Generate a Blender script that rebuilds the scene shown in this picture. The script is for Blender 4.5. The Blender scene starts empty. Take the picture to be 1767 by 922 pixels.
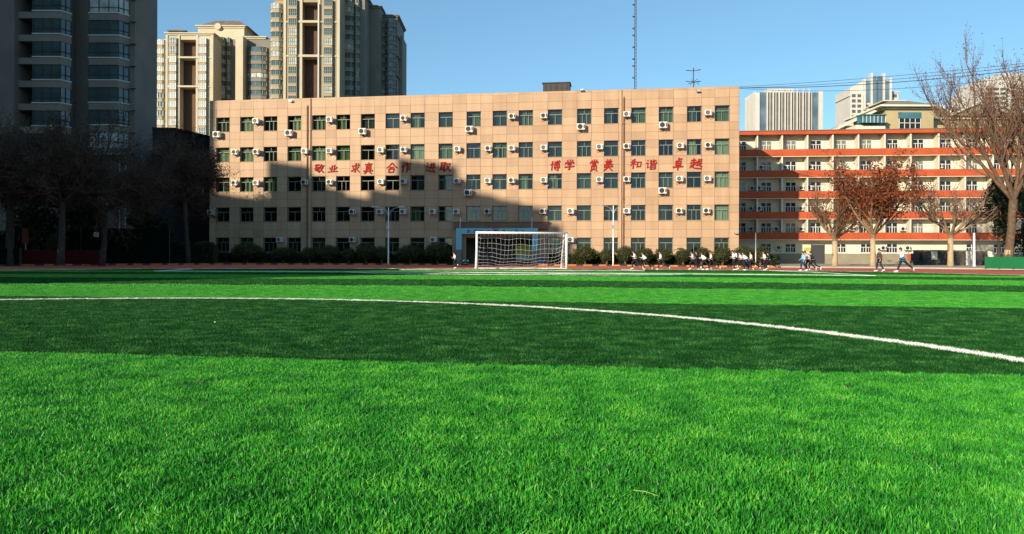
import bpy, bmesh, math, random
from mathutils import Vector, Matrix, noise
R = math.radians
sc = bpy.context.scene
COL = sc.collection

# ---------------------------------------------------------------- camera, sky, sun, exposure
F, HX, HY, IW, CAMH, ROLL = 1250.0, 883.5, 443.0, 1767.0, 1.0, 0.0037
cd = bpy.data.cameras.new("camera"); cam = bpy.data.objects.new("camera", cd); COL.objects.link(cam)
cd.sensor_width = 36.0; cd.lens = F / IW * 36.0; cd.shift_y = -(461.0 - HY) / IW
cd.clip_start = 0.1; cd.clip_end = 3000
cam.location = (0, 0, CAMH)
RV = Vector((math.cos(ROLL), 0, math.sin(ROLL))); UV = Vector((-math.sin(ROLL), 0, math.cos(ROLL)))
cam.rotation_euler = Matrix((RV, UV, RV.cross(UV))).transposed().to_euler()
sc.camera = cam

SUN_EL, SUN_AZ = 18.0, 217.0          # azimuth clockwise from +Y
w = bpy.data.worlds.new("World"); sc.world = w; w.use_nodes = True
nt = w.node_tree; bg = nt.nodes["Background"]; sky = nt.nodes.new("ShaderNodeTexSky")
sky.sky_type = 'NISHITA'; sky.sun_disc = False
sky.sun_elevation = R(SUN_EL); sky.sun_rotation = R(SUN_AZ)
sky.air_density = 0.85; sky.dust_density = 0.4; sky.ozone_density = 3.0; sky.altitude = 100
wb = nt.nodes.new("ShaderNodeMix"); wb.data_type = 'RGBA'; wb.blend_type = 'MULTIPLY'; wb.inputs[0].default_value = 1.0; wb.inputs[7].default_value = (.99, 1.33, 1.36, 1)
gm = nt.nodes.new("ShaderNodeGamma"); gm.inputs[1].default_value = .75
nt.links.new(sky.outputs[0], gm.inputs[0]); nt.links.new(gm.outputs[0], wb.inputs[6]); nt.links.new(wb.outputs[2], bg.inputs[0]); bg.inputs[1].default_value = 0.14
sd = bpy.data.lights.new("sun", 'SUN'); so = bpy.data.objects.new("sun", sd); COL.objects.link(so)
sd.energy = 5.0; sd.angle = R(0.5); sd.color = (1.0, 0.86, 0.66)
sdir = Vector((math.sin(R(SUN_AZ)) * math.cos(R(SUN_EL)), math.cos(R(SUN_AZ)) * math.cos(R(SUN_EL)), math.sin(R(SUN_EL))))
so.rotation_euler = sdir.to_track_quat('Z', 'Y').to_euler(); so.location = sdir * 300
sc.view_settings.view_transform = 'Standard'; sc.view_settings.look = 'None'
sc.view_settings.gamma = 1.0; sc.view_settings.exposure = 0.46
sc.render.film_transparent = False
sc.cycles.max_bounces = 5; sc.cycles.transparent_max_bounces = 8
sc.cycles.caustics_reflective = False; sc.cycles.caustics_refractive = False

# ---------------------------------------------------------------- picture measurements to places
def ray(px, py):
    return Vector((0, 1, 0)) + RV * ((px - HX) / F) + UV * ((HY - py) / F)
def ground(px, py, z=0.0):
    d = ray(px, py); t = (z - CAMH) / d.z
    return Vector((d.x * t, d.y * t, z))
def deep(px, py, Y):
    d = ray(px, py); t = Y / d.y
    return Vector((d.x * t, Y, CAMH + d.z * t))
class Face:
    """a vertical front from A to B (plan points); local x along it, local y away from the camera"""
    def __init__(s, A, B):
        s.A = Vector((A[0], A[1], 0)); s.u = (Vector((B[0], B[1], 0)) - s.A); s.L = s.u.length; s.u.normalize()
        s.n = Vector((-s.u.y, s.u.x, 0)); s.rz = math.atan2(s.u.y, s.u.x)
    def at(s, px, py, back=0.0):
        d = ray(px, py); P0 = s.A + s.n * back
        t = (P0 - Vector((0, 0, CAMH))).dot(s.n) / d.dot(s.n)
        P = Vector((0, 0, CAMH)) + d * t
        return (P - s.A).dot(s.u), P.z
    def world(s, u, v, z=0.0):
        P = s.A + s.u * u + s.n * v; return Vector((P.x, P.y, z))

# ---------------------------------------------------------------- mesh building
class MB:
    def __init__(s): s.v = []; s.f = []; s.m = []; s.c = None
    def add(s, vs, fs, m=0):
        o = len(s.v); s.v.extend(tuple(p) for p in vs)
        for f in fs: s.f.append(tuple(i + o for i in f)); s.m.append(m)
    def quad(s, a, b, c, d, m=0): s.add((a, b, c, d), ((0, 1, 2, 3),), m)
    def box(s, x0, x1, y0, y1, z0, z1, m=0, bev=0):
        v = [(x0,y0,z0),(x1,y0,z0),(x1,y1,z0),(x0,y1,z0),(x0,y0,z1),(x1,y0,z1),(x1,y1,z1),(x0,y1,z1)]
        s.add(v, ((0,3,2,1),(4,5,6,7),(0,1,5,4),(1,2,6,5),(2,3,7,6),(3,0,4,7)), m)
    def tube(s, pts, rad, n=6, m=0, cap=True):
        pts = [Vector(p) for p in pts]
        if not isinstance(rad, (list, tuple)): rad = [rad] * len(pts)
        o = len(s.v); k = len(pts)
        for i, p in enumerate(pts):
            d = (pts[min(i + 1, k - 1)] - pts[max(i - 1, 0)])
            if d.length < 1e-9: d = Vector((0, 0, 1))
            d.normalize(); a = d.orthogonal().normalized() if abs(d.z) > .95 else d.cross(Vector((0, 0, 1))).normalized(); b = d.cross(a)
            for j in range(n):
                t = 2 * math.pi * j / n; s.v.append(tuple(p + (a * math.cos(t) + b * math.sin(t)) * rad[i]))
        for i in range(k - 1):
            for j in range(n):
                s.f.append((o + i*n + j, o + i*n + (j+1) % n, o + (i+1)*n + (j+1) % n, o + (i+1)*n + j)); s.m.append(m)
        if cap:
            s.f.append(tuple(o + j for j in range(n))[::-1]); s.m.append(m)
            s.f.append(tuple(o + (k-1)*n + j for j in range(n))); s.m.append(m)
    def prism(s, poly, y0, y1, m=0):
        """polygon in x,z pushed from y0 to y1"""
        k = len(poly); v = [(x, y0, z) for x, z in poly] + [(x, y1, z) for x, z in poly]
        fs = [tuple(range(k)), tuple(range(2*k - 1, k - 1, -1))] + [(i, i + k, (i + 1) % k + k, (i + 1) % k) for i in range(k)]
        s.add(v, fs, m)
    def slab(s, poly, z0, z1, m=0):
        k = len(poly); v = [(p[0], p[1], z0) for p in poly] + [(p[0], p[1], z1) for p in poly]
        fs = [tuple(range(k))[::-1], tuple(range(k, 2*k))] + [(i, (i + 1) % k, (i + 1) % k + k, i + k) for i in range(k)]
        s.add(v, fs, m)
    def disc(s, c, r, n=16, y=None, m=0):
        v = [(c[0] + r*math.cos(2*math.pi*i/n), c[1], c[2] + r*math.sin(2*math.pi*i/n)) for i in range(n)]
        s.add(v, (tuple(range(n)),), m)
    def blob(s, c, rx, ry, rz, nu=12, nv=8, m=0, wob=0.0, seed=0):
        o = len(s.v)
        for i in range(nv + 1):
            th = math.pi * i / nv
            for j in range(nu):
                ph = 2*math.pi*j/nu; d = Vector((math.sin(th)*math.cos(ph), math.sin(th)*math.sin(ph), math.cos(th)))
                k = 1 + wob * noise.noise(d * 2.1 + Vector((seed, 0, 0)))
                s.v.append((c[0] + rx*d.x*k, c[1] + ry*d.y*k, c[2] + rz*d.z*k))
        for i in range(nv):
            for j in range(nu):
                s.f.append((o+i*nu+j, o+(i+1)*nu+j, o+(i+1)*nu+(j+1) % nu, o+i*nu+(j+1) % nu)); s.m.append(m)
    def mesh(s, name, mats, smooth=False):
        me = bpy.data.meshes.new(name); me.from_pydata(s.v, [], s.f)
        for mt in (mats if isinstance(mats, (list, tuple)) else [mats]): me.materials.append(mt)
        if any(s.m): me.polygons.foreach_set('material_index', s.m)
        if s.c:
            at = me.color_attributes.new('tint', 'FLOAT_COLOR', 'CORNER')
            for p in me.polygons:
                c = s.c.get(p.index, 0.5)
                for li in p.loop_indices: at.data[li].color = (c, c, c, 1)
        if smooth: me.shade_smooth()
        me.update(); return me
    def build(s, name, mats, parent=None, smooth=False, loc=None, rz=0.0):
        return put(name, s.mesh(name, mats, smooth), parent, loc, rz)

def put(name, me, parent=None, loc=None, rz=0.0):
    o = bpy.data.objects.new(name, me); COL.objects.link(o)
    if parent: o.parent = parent
    if loc is not None: o.location = loc
    if rz: o.rotation_euler = (0, 0, rz)
    return o
def tag(o, label=None, cat=None, group=None, kind=None):
    for k, x in (('label', label), ('category', cat), ('group', group), ('kind', kind)):
        if x: o[k] = x
    return o
def thing(name, label, cat, loc=(0, 0, 0), rz=0.0, group=None):
    return tag(put(name, None, None, loc, rz), label, cat, group)
def copy_tree(o, parent=None):
    c = o.copy(); COL.objects.link(c)
    if parent: c.parent = parent
    for ch in o.children: copy_tree(ch, c)
    return c

# ---------------------------------------------------------------- materials
def mat(name, col, rough=0.7, var=0.0, scale=3.0, bump=0.0, spec=0.3, metal=0.0, tint=False, detail=4.0, bscale=None, col2=None, stretch=None):
    m = bpy.data.materials.new(name); m.use_nodes = True
    t = m.node_tree; b = t.nodes["Principled BSDF"]
    b.inputs["Base Color"].default_value = (*col, 1); b.inputs["Roughness"].default_value = rough
    b.inputs["Specular IOR Level"].default_value = spec; b.inputs["Metallic"].default_value = metal
    tc = t.nodes.new("ShaderNodeTexCoord"); src = tc.outputs["Object"]
    if stretch:
        mp = t.nodes.new("ShaderNodeMapping"); mp.inputs["Scale"].default_value = stretch
        t.links.new(src, mp.inputs[0]); src = mp.outputs[0]
    out = None
    if var or col2:
        n = t.nodes.new("ShaderNodeTexNoise"); n.inputs["Scale"].default_value = scale; n.inputs["Detail"].default_value = detail
        t.links.new(src, n.inputs["Vector"])
        rp = t.nodes.new("ShaderNodeValToRGB"); rp.color_ramp.elements[0].position = 0.3; rp.color_ramp.elements[1].position = 0.7
        lo = col2 if col2 else [c * (1 - var) for c in col]
        hi = col if col2 else [min(1, c * (1 + var)) for c in col]
        rp.color_ramp.elements[0].color = (*lo, 1); rp.color_ramp.elements[1].color = (*hi, 1)
        t.links.new(n.outputs["Fac"], rp.inputs[0]); out = rp.outputs[0]
    if tint:
        a = t.nodes.new("ShaderNodeAttribute"); a.attribute_name = 'tint'
        mx = t.nodes.new("ShaderNodeMix"); mx.data_type = 'RGBA'; mx.blend_type = 'MULTIPLY'; mx.inputs[0].default_value = 1.0
        if out: t.links.new(out, mx.inputs[6])
        else: mx.inputs[6].default_value = (*col, 1)
        t.links.new(a.outputs["Color"], mx.inputs[7]); out = mx.outputs[2]
    if out: t.links.new(out, b.inputs["Base Color"])
    if bump:
        n2 = t.nodes.new("ShaderNodeTexNoise"); n2.inputs["Scale"].default_value = bscale or scale * 6; n2.inputs["Detail"].default_value = 5
        t.links.new(src, n2.inputs["Vector"])
        bp = t.nodes.new("ShaderNodeBump"); bp.inputs["Strength"].default_value = bump; bp.inputs["Distance"].default_value = 0.05
        t.links.new(n2.outputs["Fac"], bp.inputs["Height"]); t.links.new(bp.outputs[0], b.inputs["Normal"])
    return m
def leafmat(name, c1, c2, trans=0.25, rough=0.6):
    """leaf sheets: colour differs from sheet to sheet, some light passes through"""
    m = bpy.data.materials.new(name); m.use_nodes = True; t = m.node_tree; t.nodes.clear()
    o = t.nodes.new("ShaderNodeOutputMaterial"); g = t.nodes.new("ShaderNodeNewGeometry")
    rp = t.nodes.new("ShaderNodeValToRGB"); rp.color_ramp.elements[0].color = (*c1, 1); rp.color_ramp.elements[1].color = (*c2, 1)
    t.links.new(g.outputs["Random Per Island"], rp.inputs[0])
    b = t.nodes.new("ShaderNodeBsdfPrincipled"); b.inputs["Roughness"].default_value = rough; b.inputs["Specular IOR Level"].default_value = 0.25
    tr = t.nodes.new("ShaderNodeBsdfTranslucent"); mx = t.nodes.new("ShaderNodeMixShader"); mx.inputs[0].default_value = trans
    t.links.new(rp.outputs[0], b.inputs["Base Color"]); t.links.new(rp.outputs[0], tr.inputs[0])
    t.links.new(b.outputs[0], mx.inputs[1]); t.links.new(tr.outputs[0], mx.inputs[2]); t.links.new(mx.outputs[0], o.inputs[0])
    return m
def glassmat(name, tintc, refl=0.25, rough=0.03, dark=0.0):
    m = bpy.data.materials.new(name); m.use_nodes = True; t = m.node_tree; t.nodes.clear()
    o = t.nodes.new("ShaderNodeOutputMaterial"); tr = t.nodes.new("ShaderNodeBsdfTransparent"); gl = t.nodes.new("ShaderNodeBsdfGlossy")
    tr.inputs[0].default_value = (*tintc, 1); gl.inputs[0].default_value = (.9, .95, 1, 1); gl.inputs["Roughness"].default_value = rough
    lw = t.nodes.new("ShaderNodeLayerWeight"); lw.inputs[0].default_value = 0.35
    ma = t.nodes.new("ShaderNodeMath"); ma.operation = 'MULTIPLY_ADD'; ma.inputs[1].default_value = 0.14; ma.inputs[2].default_value = refl
    mx = t.nodes.new("ShaderNodeMixShader"); t.links.new(lw.outputs["Fresnel"], ma.inputs[0]); t.links.new(ma.outputs[0], mx.inputs[0])
    t.links.new(tr.outputs[0], mx.inputs[1]); t.links.new(gl.outputs[0], mx.inputs[2]); t.links.new(mx.outputs[0], o.inputs[0])
    return m

M = {}
M['panel'] = mat('tan_panel', (.44, .29, .178), .55, .10, 1.1, .03, tint=True, spec=.25, stretch=(1, 1, .14))
M['joint'] = mat('panel_joint', (.15, .095, .055), .8)
M['reveal'] = mat('reveal_stone', (.30, .20, .125), .7)
M['roofing'] = mat('roof_felt', (.16, .15, .14), .9, .2, 1)
M['room'] = mat('room_plaster', (.10, .095, .085), .9, .3, .4)
M['frame_green'] = mat('window_frame_bronze', (.20, .22, .17), .5, .1, 2)
M['frame_white'] = mat('window_frame_white', (.60, .60, .57), .4)
M['frame_dark'] = mat('window_frame_dark', (.05, .055, .055), .4)
M['glass'] = glassmat('green_glass', (.62, .74, .64), .04)
M['glass_dark'] = glassmat('grey_glass', (.28, .35, .33), .05)
M['curtain_green'] = mat('green_curtain', (.11, .15, .085), .9, .35, 2.5, stretch=(6, 1, .3))
M['curtain_pale'] = mat('pale_curtain', (.28, .31, .22), .9, .25, 2.5, stretch=(6, 1, .3))
M['ac_white'] = mat('ac_casing', (.60, .59, .55), .45, .06, 1.5)
M['ac_dark'] = mat('ac_fan_opening', (.03, .03, .03), .6)
M['ac_ring'] = mat('ac_guard', (.35, .35, .33), .5)
M['steel'] = mat('galvanised_steel', (.42, .42, .42), .45, .1, 4, metal=.6)
M['white_paint'] = mat('white_paint', (.80, .80, .78), .4, .04, 2)
M['red_char'] = mat('red_character', (.30, .012, .012), .6, spec=.1)
M['pipe'] = mat('brown_drainpipe', (.17, .10, .065), .6)
M['pipe_light'] = mat('tan_drainpipe', (.50, .32, .20), .6)
M['asphalt'] = mat('asphalt', (.055, .055, .055), .9, .3, .8, .3)
M['soil'] = mat('planting_soil', (.045, .045, .03), .95, .4, 1.2, .4)
M['paving'] = mat('pale_paving', (.40, .35, .27), .8, .15, .6, .05)
M['track'] = mat('red_track', (.56, .12, .065), .85, .12, .5, .1)
M['track_line'] = mat('track_line_paint', (.65, .55, .45), .8)
M['turf_light_base'] = mat('turf_light_base', (.02, .10, .015), .9, .25, 2.0)
M['turf_dark_base'] = mat('turf_dark_base', (.006, .035, .010), .9, .25, 2.0)
M['turf_white'] = mat('turf_white', (.80, .80, .76), .8, .05, 6)
M['kerb_yellow'] = mat('kerb_yellow', (.42, .18, .04), .7, .2, 3)
M['kerb_black'] = mat('kerb_black', (.03, .03, .03), .7)
M['bark'] = mat('grey_brown_bark', (.15, .105, .075), .9, .35, 4, .5)
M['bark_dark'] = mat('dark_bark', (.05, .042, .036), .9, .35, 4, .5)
M['bark_pale'] = mat('pale_limed_bark', (.40, .31, .19), .85, .15, 3, .3)
M['twig'] = mat('brown_twig', (.15, .09, .05), .9, .2, 2)
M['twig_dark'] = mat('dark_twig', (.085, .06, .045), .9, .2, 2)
M['twig_grey'] = mat('grey_twig', (.19, .13, .095), .9, .2, 2)
M['orange'] = mat('orange_render', (.41, .078, .026), .75, .14, .5, .05)
M['cream'] = mat('cream_render', (.66, .61, .49), .8, .08, .4, .04)
M['wainscot'] = mat('grey_wainscot', (.25, .22, .16), .8, .12, .8)
# ---------------------------------------------------------------- ground, field, track
def interp(pts, x):
    if x <= pts[0][0]: i = 0
    elif x >= pts[-1][0]: i = len(pts) - 2
    else: i = next(k for k in range(len(pts) - 1) if pts[k][0] <= x <= pts[k + 1][0])
    (x0, y0), (x1, y1) = pts[i], pts[i + 1]
    return y0 + (y1 - y0) * (x - x0) / (x1 - x0)
def gpts(l): return [(p.x, p.y) for p in (ground(*q) for q in l)]
EDGE = [(-52, 20), (-44, 32)] + gpts([(0, 467.5), (250, 464.7), (640, 464), (900, 465), (1115, 465.7), (1300, 467), (1500, 469.5), (1767, 476)]) + [(36, 28), (42, 14)]
KERB = [(-75, 20), (-66, 42)] + gpts([(0, 459), (230, 457.5), (380, 456.8), (640, 457), (1050, 459), (1300, 461.5), (1500, 463), (1767, 466)]) + [(56, 50), (66, 30)]
BND = [gpts(l) for l in (((0, 613), (883, 637), (1767, 656)), ((0, 513.6), (883, 523.5), (1767, 535.6)), ((0, 489.6), (883, 495.7), (1767, 506.4)),
       ((0, 479.6), (883, 484.2), (1767, 494.4)), ((0, 473.7), (883, 476.2), (1767, 485.5)), ((0, 469.8), (883, 472.5), (1767, 480.5)), ((0, 467.5), (883, 468.5), (1767, 477.5)))]
def edge(x): return interp(EDGE, x)

mb = MB(); mb.quad((-1500, -300, -.012), (1500, -300, -.012), (1500, 2500, -.012), (-1500, 2500, -.012))
tag(mb.build('ground', M['asphalt']), kind='structure')
def sheet(name, xs, lo, hi, z, m):
    b = MB()
    for a, c in zip(xs, xs[1:]):
        if hi(a) > lo(a) + .01 or hi(c) > lo(c) + .01: b.quad((a, lo(a), z), (c, lo(c), z), (c, max(hi(c), lo(c)), z), (a, max(hi(a), lo(a)), z))
    return tag(b.build(name, m), kind='structure')
XS = sorted(set([x for x in range(-75, 67)] + [p[0] for p in EDGE if -75 < p[0] < 66] + [p[0] for p in KERB]))
FX = [x for x in XS if -50 <= x <= 41]
sheet('running_track', XS, lambda x: -25, lambda x: interp(KERB, x), -.006, M['track'])
b = MB()
for i in range(8):
    for a, c in zip(FX, FX[1:]):
        lo = lambda x: -20 if i == 0 else min(interp(BND[i - 1], x), edge(x))
        hi = lambda x: edge(x) if i == 7 else min(interp(BND[i], x), edge(x))
        if hi(a) - lo(a) > .001 or hi(c) - lo(c) > .001:
            b.quad((a, lo(a), 0), (c, lo(c), 0), (c, hi(c), 0), (a, hi(a), 0), i % 2)
tag(b.build('field', [M['turf_light_base'], M['turf_dark_base']]), kind='structure')

def band(name, pts, wid, z, m, h=0.0):
    """white line along plan points; h > 0: a strip of turf pile that high"""
    b = MB(); P = [Vector((p[0], p[1], 0)) for p in pts]; k = len(P); L = []
    for i in range(k):
        d = (P[min(i + 1, k - 1)] - P[max(i - 1, 0)]).normalized(); n = Vector((-d.y, d.x, 0)) * wid / 2
        L.append((P[i] - n, P[i] + n))
    for (a, c), (d, e) in zip(L, L[1:]):
        b.quad((a.x, a.y, z + h), (d.x, d.y, z + h), (e.x, e.y, z + h), (c.x, c.y, z + h))
        if h: b.quad((a.x, a.y, 0), (d.x, d.y, 0), (d.x, d.y, z + h), (a.x, a.y, z + h)); b.quad((e.x, e.y, 0), (c.x, c.y, 0), (c.x, c.y, z + h), (e.x, e.y, z + h))
    return tag(b.build(name, m), kind='structure')
# white lines of the pitch
band('goal_line', [(x, edge(x) - .35) for x in FX if -33 <= x <= 30], .45, .008, M['turf_white'], .03)
q = gpts([(268, 469.2), (600, 470.5), (1000, 473.0), (1200, 474.2), (1510, 477.2)])
band('penalty_line', q, .40, .008, M['turf_white'], .046)
band('penalty_line', gpts([(1508, 477.2), (1420, 471.8), (1330, 468.0)]), .32, .012, M['turf_white'], .04)
band('penalty_line', gpts([(270, 469.2), (330, 465.6)]), .32, .012, M['turf_white'], .04)
band('goal_area_line', gpts([(690, 466.6), (900, 467.6), (1112, 468.6)]), .36, .009, M['turf_white'], .044)
band('goal_area_line', gpts([(1110, 468.6), (1075, 466.3)]), .3, .012, M['turf_white'], .04)
c0 = ground(905, 466.6); arc = []
for i in range(17):
    px = 592 + (1195 - 592) * i / 16; t = (px - 893) / 301.0
    arc.append((px, 470.4 + (474.1 - 470.4) * i / 16 + 3.2 * (1 - t * t) ** .5 if abs(t) < 1 else 470.4 + 3.7 * i / 16))
band('penalty_arc', gpts(arc), .3, .012, M['turf_white'], .04)
# track lanes
for k in range(1, 5):
    f = .28 + .15 * k
    band('track_line', [(x, edge(x) + f * (interp(KERB, x) - edge(x)) * .8) for x in FX if -45 < x < 40], .10, -.001, M['track_line'])

# planting bed in front of the tan school, pale path by the orange block, kerb between
KX = [x for x in XS]
SPLIT = ground(1345, 461.7).x
b = MB(); xs = [x for x in KX if x < SPLIT] + [SPLIT]
for a, c in zip(xs, xs[1:]):
    ya, yc = interp(KERB, a) + .25, interp(KERB, c) + .25
    b.quad((a, ya, .10), (c, yc, .10), (c, 112, .10), (a, 112, .10)); b.quad((a, ya, -.1), (c, yc, -.1), (c, yc, .10), (a, ya, .10))
tag(b.build('planting_bed', M['soil']), kind='structure')
b = MB(); xs = [SPLIT] + [x for x in KX if x > SPLIT] + [80]
for a, c in zip(xs, xs[1:]):
    ya, yc = interp(KERB, a) + .9, interp(KERB, c) + .9
    b.quad((a, ya, .12), (c, yc, .12), (c, 112, .12), (a, 112, .12)); b.quad((a, ya, -.1), (c, yc, -.1), (c, yc, .12), (a, ya, .12))
tag(b.build('path', M['paving']), kind='structure')
b = MB(); d = 0.0; col = 0
P = [Vector((x, interp(KERB, x), 0)) for x in KX if x <= SPLIT]
pts = []
for a, c in zip(P, P[1:]):
    n = max(1, int((c - a).length / .25))
    pts += [a.lerp(c, i / n) for i in range(n)]
run = 0.0
for a, c in zip(pts, pts[1:]):
    dd = (c - a); run += dd.length; nn = Vector((-dd.y, dd.x, 0)).normalized() * .25
    m_ = 0 if (run % 1.65) < .9 else 1
    o = [a, c, c + nn, a + nn]
    b.add([(p.x, p.y, -.1) for p in o] + [(p.x, p.y, .14) for p in o], ((4, 5, 6, 7), (0, 1, 5, 4), (2, 3, 7, 6)), m_)
tag(b.build('kerb', [M['kerb_yellow'], M['kerb_black']]), kind='structure')
# ---------------------------------------------------------------- turf blades (uncountable: one object per turf colour and blade size)
def blade_clump(name, n, half, hmin, hmax, wid, m, seed, lean=.42, bias=(.0, .0)):
    rg = random.Random(seed); v = []; f = []
    for i in range(n):
        x, y = rg.uniform(-half, half), rg.uniform(-half, half); h = rg.uniform(hmin, hmax); a = rg.uniform(0, 2*math.pi)
        l = rg.gauss(0, lean) * h; t = rg.uniform(0, 2*math.pi); lx, ly = l*math.cos(t), l*math.sin(t)
        wx, wy = math.cos(a) * wid * rg.uniform(.7, 1.3) / 2, math.sin(a) * wid / 2
        o = len(v)
        v += [(x-wx, y-wy, 0), (x+wx, y+wy, 0), (x+lx*.35-wx*.9, y+ly*.35-wy*.9, h*.6), (x+lx*.35+wx*.9, y+ly*.35+wy*.9, h*.6), (x+lx, y+ly, h*(1 - .12*abs(l)/h))]
        f += [(o, o+1, o+3, o+2), (o+2, o+3, o+4)]
    me = bpy.data.meshes.new(name); me.from_pydata(v, [], f); me.materials.append(m); me.shade_smooth()
    return bpy.data.objects.new(name, me)          # instanced by the turf below
def blademat(name, c1, c2, spec=.35, rough=.45, c3=None):
    m = leafmat(name, c1, c2, .12, rough); t = m.node_tree
    b = next(n for n in t.nodes if n.type == 'BSDF_PRINCIPLED'); b.inputs["Specular IOR Level"].default_value = spec
    rp = next(n for n in t.nodes if n.type == 'VALTORGB')
    if c3:
        rp.color_ramp.elements[1].position = .60; e3 = rp.color_ramp.elements.new(.93); e3.color = (*c3, 1)
    ps = t.nodes.new("ShaderNodeNewGeometry")
    nz = t.nodes.new("ShaderNodeTexNoise"); nz.inputs["Scale"].default_value = 3.2; nz.inputs["Detail"].default_value = 3
    t.links.new(ps.outputs["Position"], nz.inputs["Vector"])
    g = next(n for n in t.nodes if n.type == 'NEW_GEOMETRY')
    a = t.nodes.new("ShaderNodeMath"); a.operation = 'MULTIPLY_ADD'; a.inputs[1].default_value = .55
    s = t.nodes.new("ShaderNodeMath"); s.operation = 'MULTIPLY_ADD'; s.inputs[1].default_value = 1.1; s.inputs[2].default_value = -.35
    t.links.new(nz.outputs["Fac"], s.inputs[0]); t.links.new(g.outputs["Random Per Island"], a.inputs[0]); t.links.new(s.outputs[0], a.inputs[2])
    t.links.new(a.outputs[0], rp.inputs[0])
    return m
M['blade_light'] = blademat('light_turf_blade', (.003, .070, .009), (.046, .37, .025), c3=(.20, .56, .05))
M['blade_dark'] = blademat('dark_turf_blade', (.002, .024, .004), (.012, .094, .016), spec=.14, rough=.5, c3=(.11, .34, .075))  # third colour paints the sparkle of glints onto a few dark blades
M['blade_white'] = blademat('white_turf_blade', (.72, .72, .66), (.85, .85, .80))
def scatter(name, pts, proto, smin=.85, smax=1.2):
    me = bpy.data.meshes.new(name); me.from_pydata(pts, [], [])
    o = put(name, me); o['kind'] = 'stuff'
    ng = bpy.data.node_groups.new(name, 'GeometryNodeTree')
    ng.interface.new_socket(name="Geometry", in_out='INPUT', socket_type='NodeSocketGeometry')
    ng.interface.new_socket(name="Geometry", in_out='OUTPUT', socket_type='NodeSocketGeometry')
    N = ng.nodes; L = ng.links
    gi = N.new('NodeGroupInput'); go = N.new('NodeGroupOutput'); ip = N.new('GeometryNodeInstanceOnPoints'); oi = N.new('GeometryNodeObjectInfo')
    oi.inputs['Object'].default_value = proto; oi.inputs['As Instance'].default_value = True
    rv = N.new('FunctionNodeRandomValue'); rv.data_type = 'FLOAT_VECTOR'; rv.inputs[0].default_value = (0, 0, 0); rv.inputs[1].default_value = (0, 0, 6.2832)
    rs = N.new('FunctionNodeRandomValue'); rs.data_type = 'FLOAT'; rs.inputs[2].default_value = smin; rs.inputs[3].default_value = smax; rs.inputs['Seed'].default_value = 7
    L.new(gi.outputs[0], ip.inputs['Points']); L.new(oi.outputs['Geometry'], ip.inputs['Instance'])
    L.new(rv.outputs[0], ip.inputs['Rotation']); L.new(rs.outputs[1], ip.inputs['Scale']); L.new(ip.outputs[0], go.inputs[0])
    md = o.modifiers.new('scatter', 'NODES'); md.node_group = ng
    return o
CC, CR, CW = Vector((-6.672, 4.538)), 11.762, .19
def stripe(x, y):
    i = 0
    while i < 7 and y > interp(BND[i], x): i += 1
    return i % 2
def bdist(x, y): return min(abs(y - interp(q, x)) for q in BND)
rg = random.Random(11)
near = {0: [], 1: []}; far = {0: [], 1: []}; fine = {0: [], 1: []}
def cdist(x, y): return abs(math.hypot(x - CC.x, y - CC.y) - CR) - CW / 2
y = .3
while y < 56.5:
    st = .155 if y < 9 else (.20 if y < 22 else .5)
    hw = y * .72 + 5.0; x = -hw
    while x < hw:
        jx, jy = x + rg.uniform(-.36, .36) * st, y + rg.uniform(-.36, .36) * st
        if y < 22:
            if bdist(jx, jy) > .16 and cdist(jx, jy) > .15: near[stripe(jx, jy)].append((jx, jy, 0))
        elif jy < edge(jx) - .9 and bdist(jx, jy) > .3 and cdist(jx, jy) > .3: far[stripe(jx, jy)].append((jx, jy, 0))
        x += st
    y += st
def fine_at(x, y):
    if 1.5 < y < 22 and cdist(x, y) > .035: fine[stripe(x, y)].append((x, y, 0))
for q in BND[:2]:
    x = -18.0
    while x < 18:
        for k in range(7): jx = x + rg.uniform(-.04, .04); fine_at(jx, interp(q, jx) + (k - 3) * .055 + rg.uniform(-.025, .025))
        x += .062
for i in range(1300):
    t = 2*math.pi*i/1300
    for k in (-4, -3, -2, 2, 3, 4):
        r = CR + k * .055 + rg.uniform(-.02, .02); px, py = CC.x + r*math.cos(t), CC.y + r*math.sin(t)
        if bdist(px, py) > .16: fine_at(px, py)
for k, nm, h0, h1 in ((0, 'light', .026, .053), (1, 'dark', .024, .050)):
    scatter(nm + '_turf_grass', near[k], blade_clump(nm + '_turf_clump', 540, .13, h0, h1, .0054, M['blade_' + nm], 3 + k))
    scatter(nm + '_edge_turf_grass', fine[k], blade_clump(nm + '_edge_turf_clump', 85, .036, h0, h1, .0052, M['blade_' + nm], 15 + k))
    scatter(nm + '_far_turf_grass', far[k], blade_clump(nm + '_far_turf_clump', 500, .36, h0, h1, .014, M['blade_' + nm], 5 + k))
# the white line of the centre circle: white blades along the arc
wp = []; dens = .045; n = int(2*math.pi*CR / dens)
for i in range(n):
    t = 2*math.pi*i/n
    for k in range(5):
        r = CR + (k - 2) * .037 + rg.uniform(-.02, .02)
        px, py = CC.x + r*math.cos(t + rg.uniform(-.002, .002)), CC.y + r*math.sin(t)
        if py > 1.2: wp.append((px, py, 0))
scatter('white_line_grass', wp, blade_clump('white_turf_clump', 26, .035, .035, .055, .0065, M['blade_white'], 9))
band('centre_circle_line', [(CC.x + CR*math.cos(2*math.pi*i/240), CC.y + CR*math.sin(2*math.pi*i/240)) for i in range(-40, 101)], CW, .008, M['turf_white'])
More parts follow.
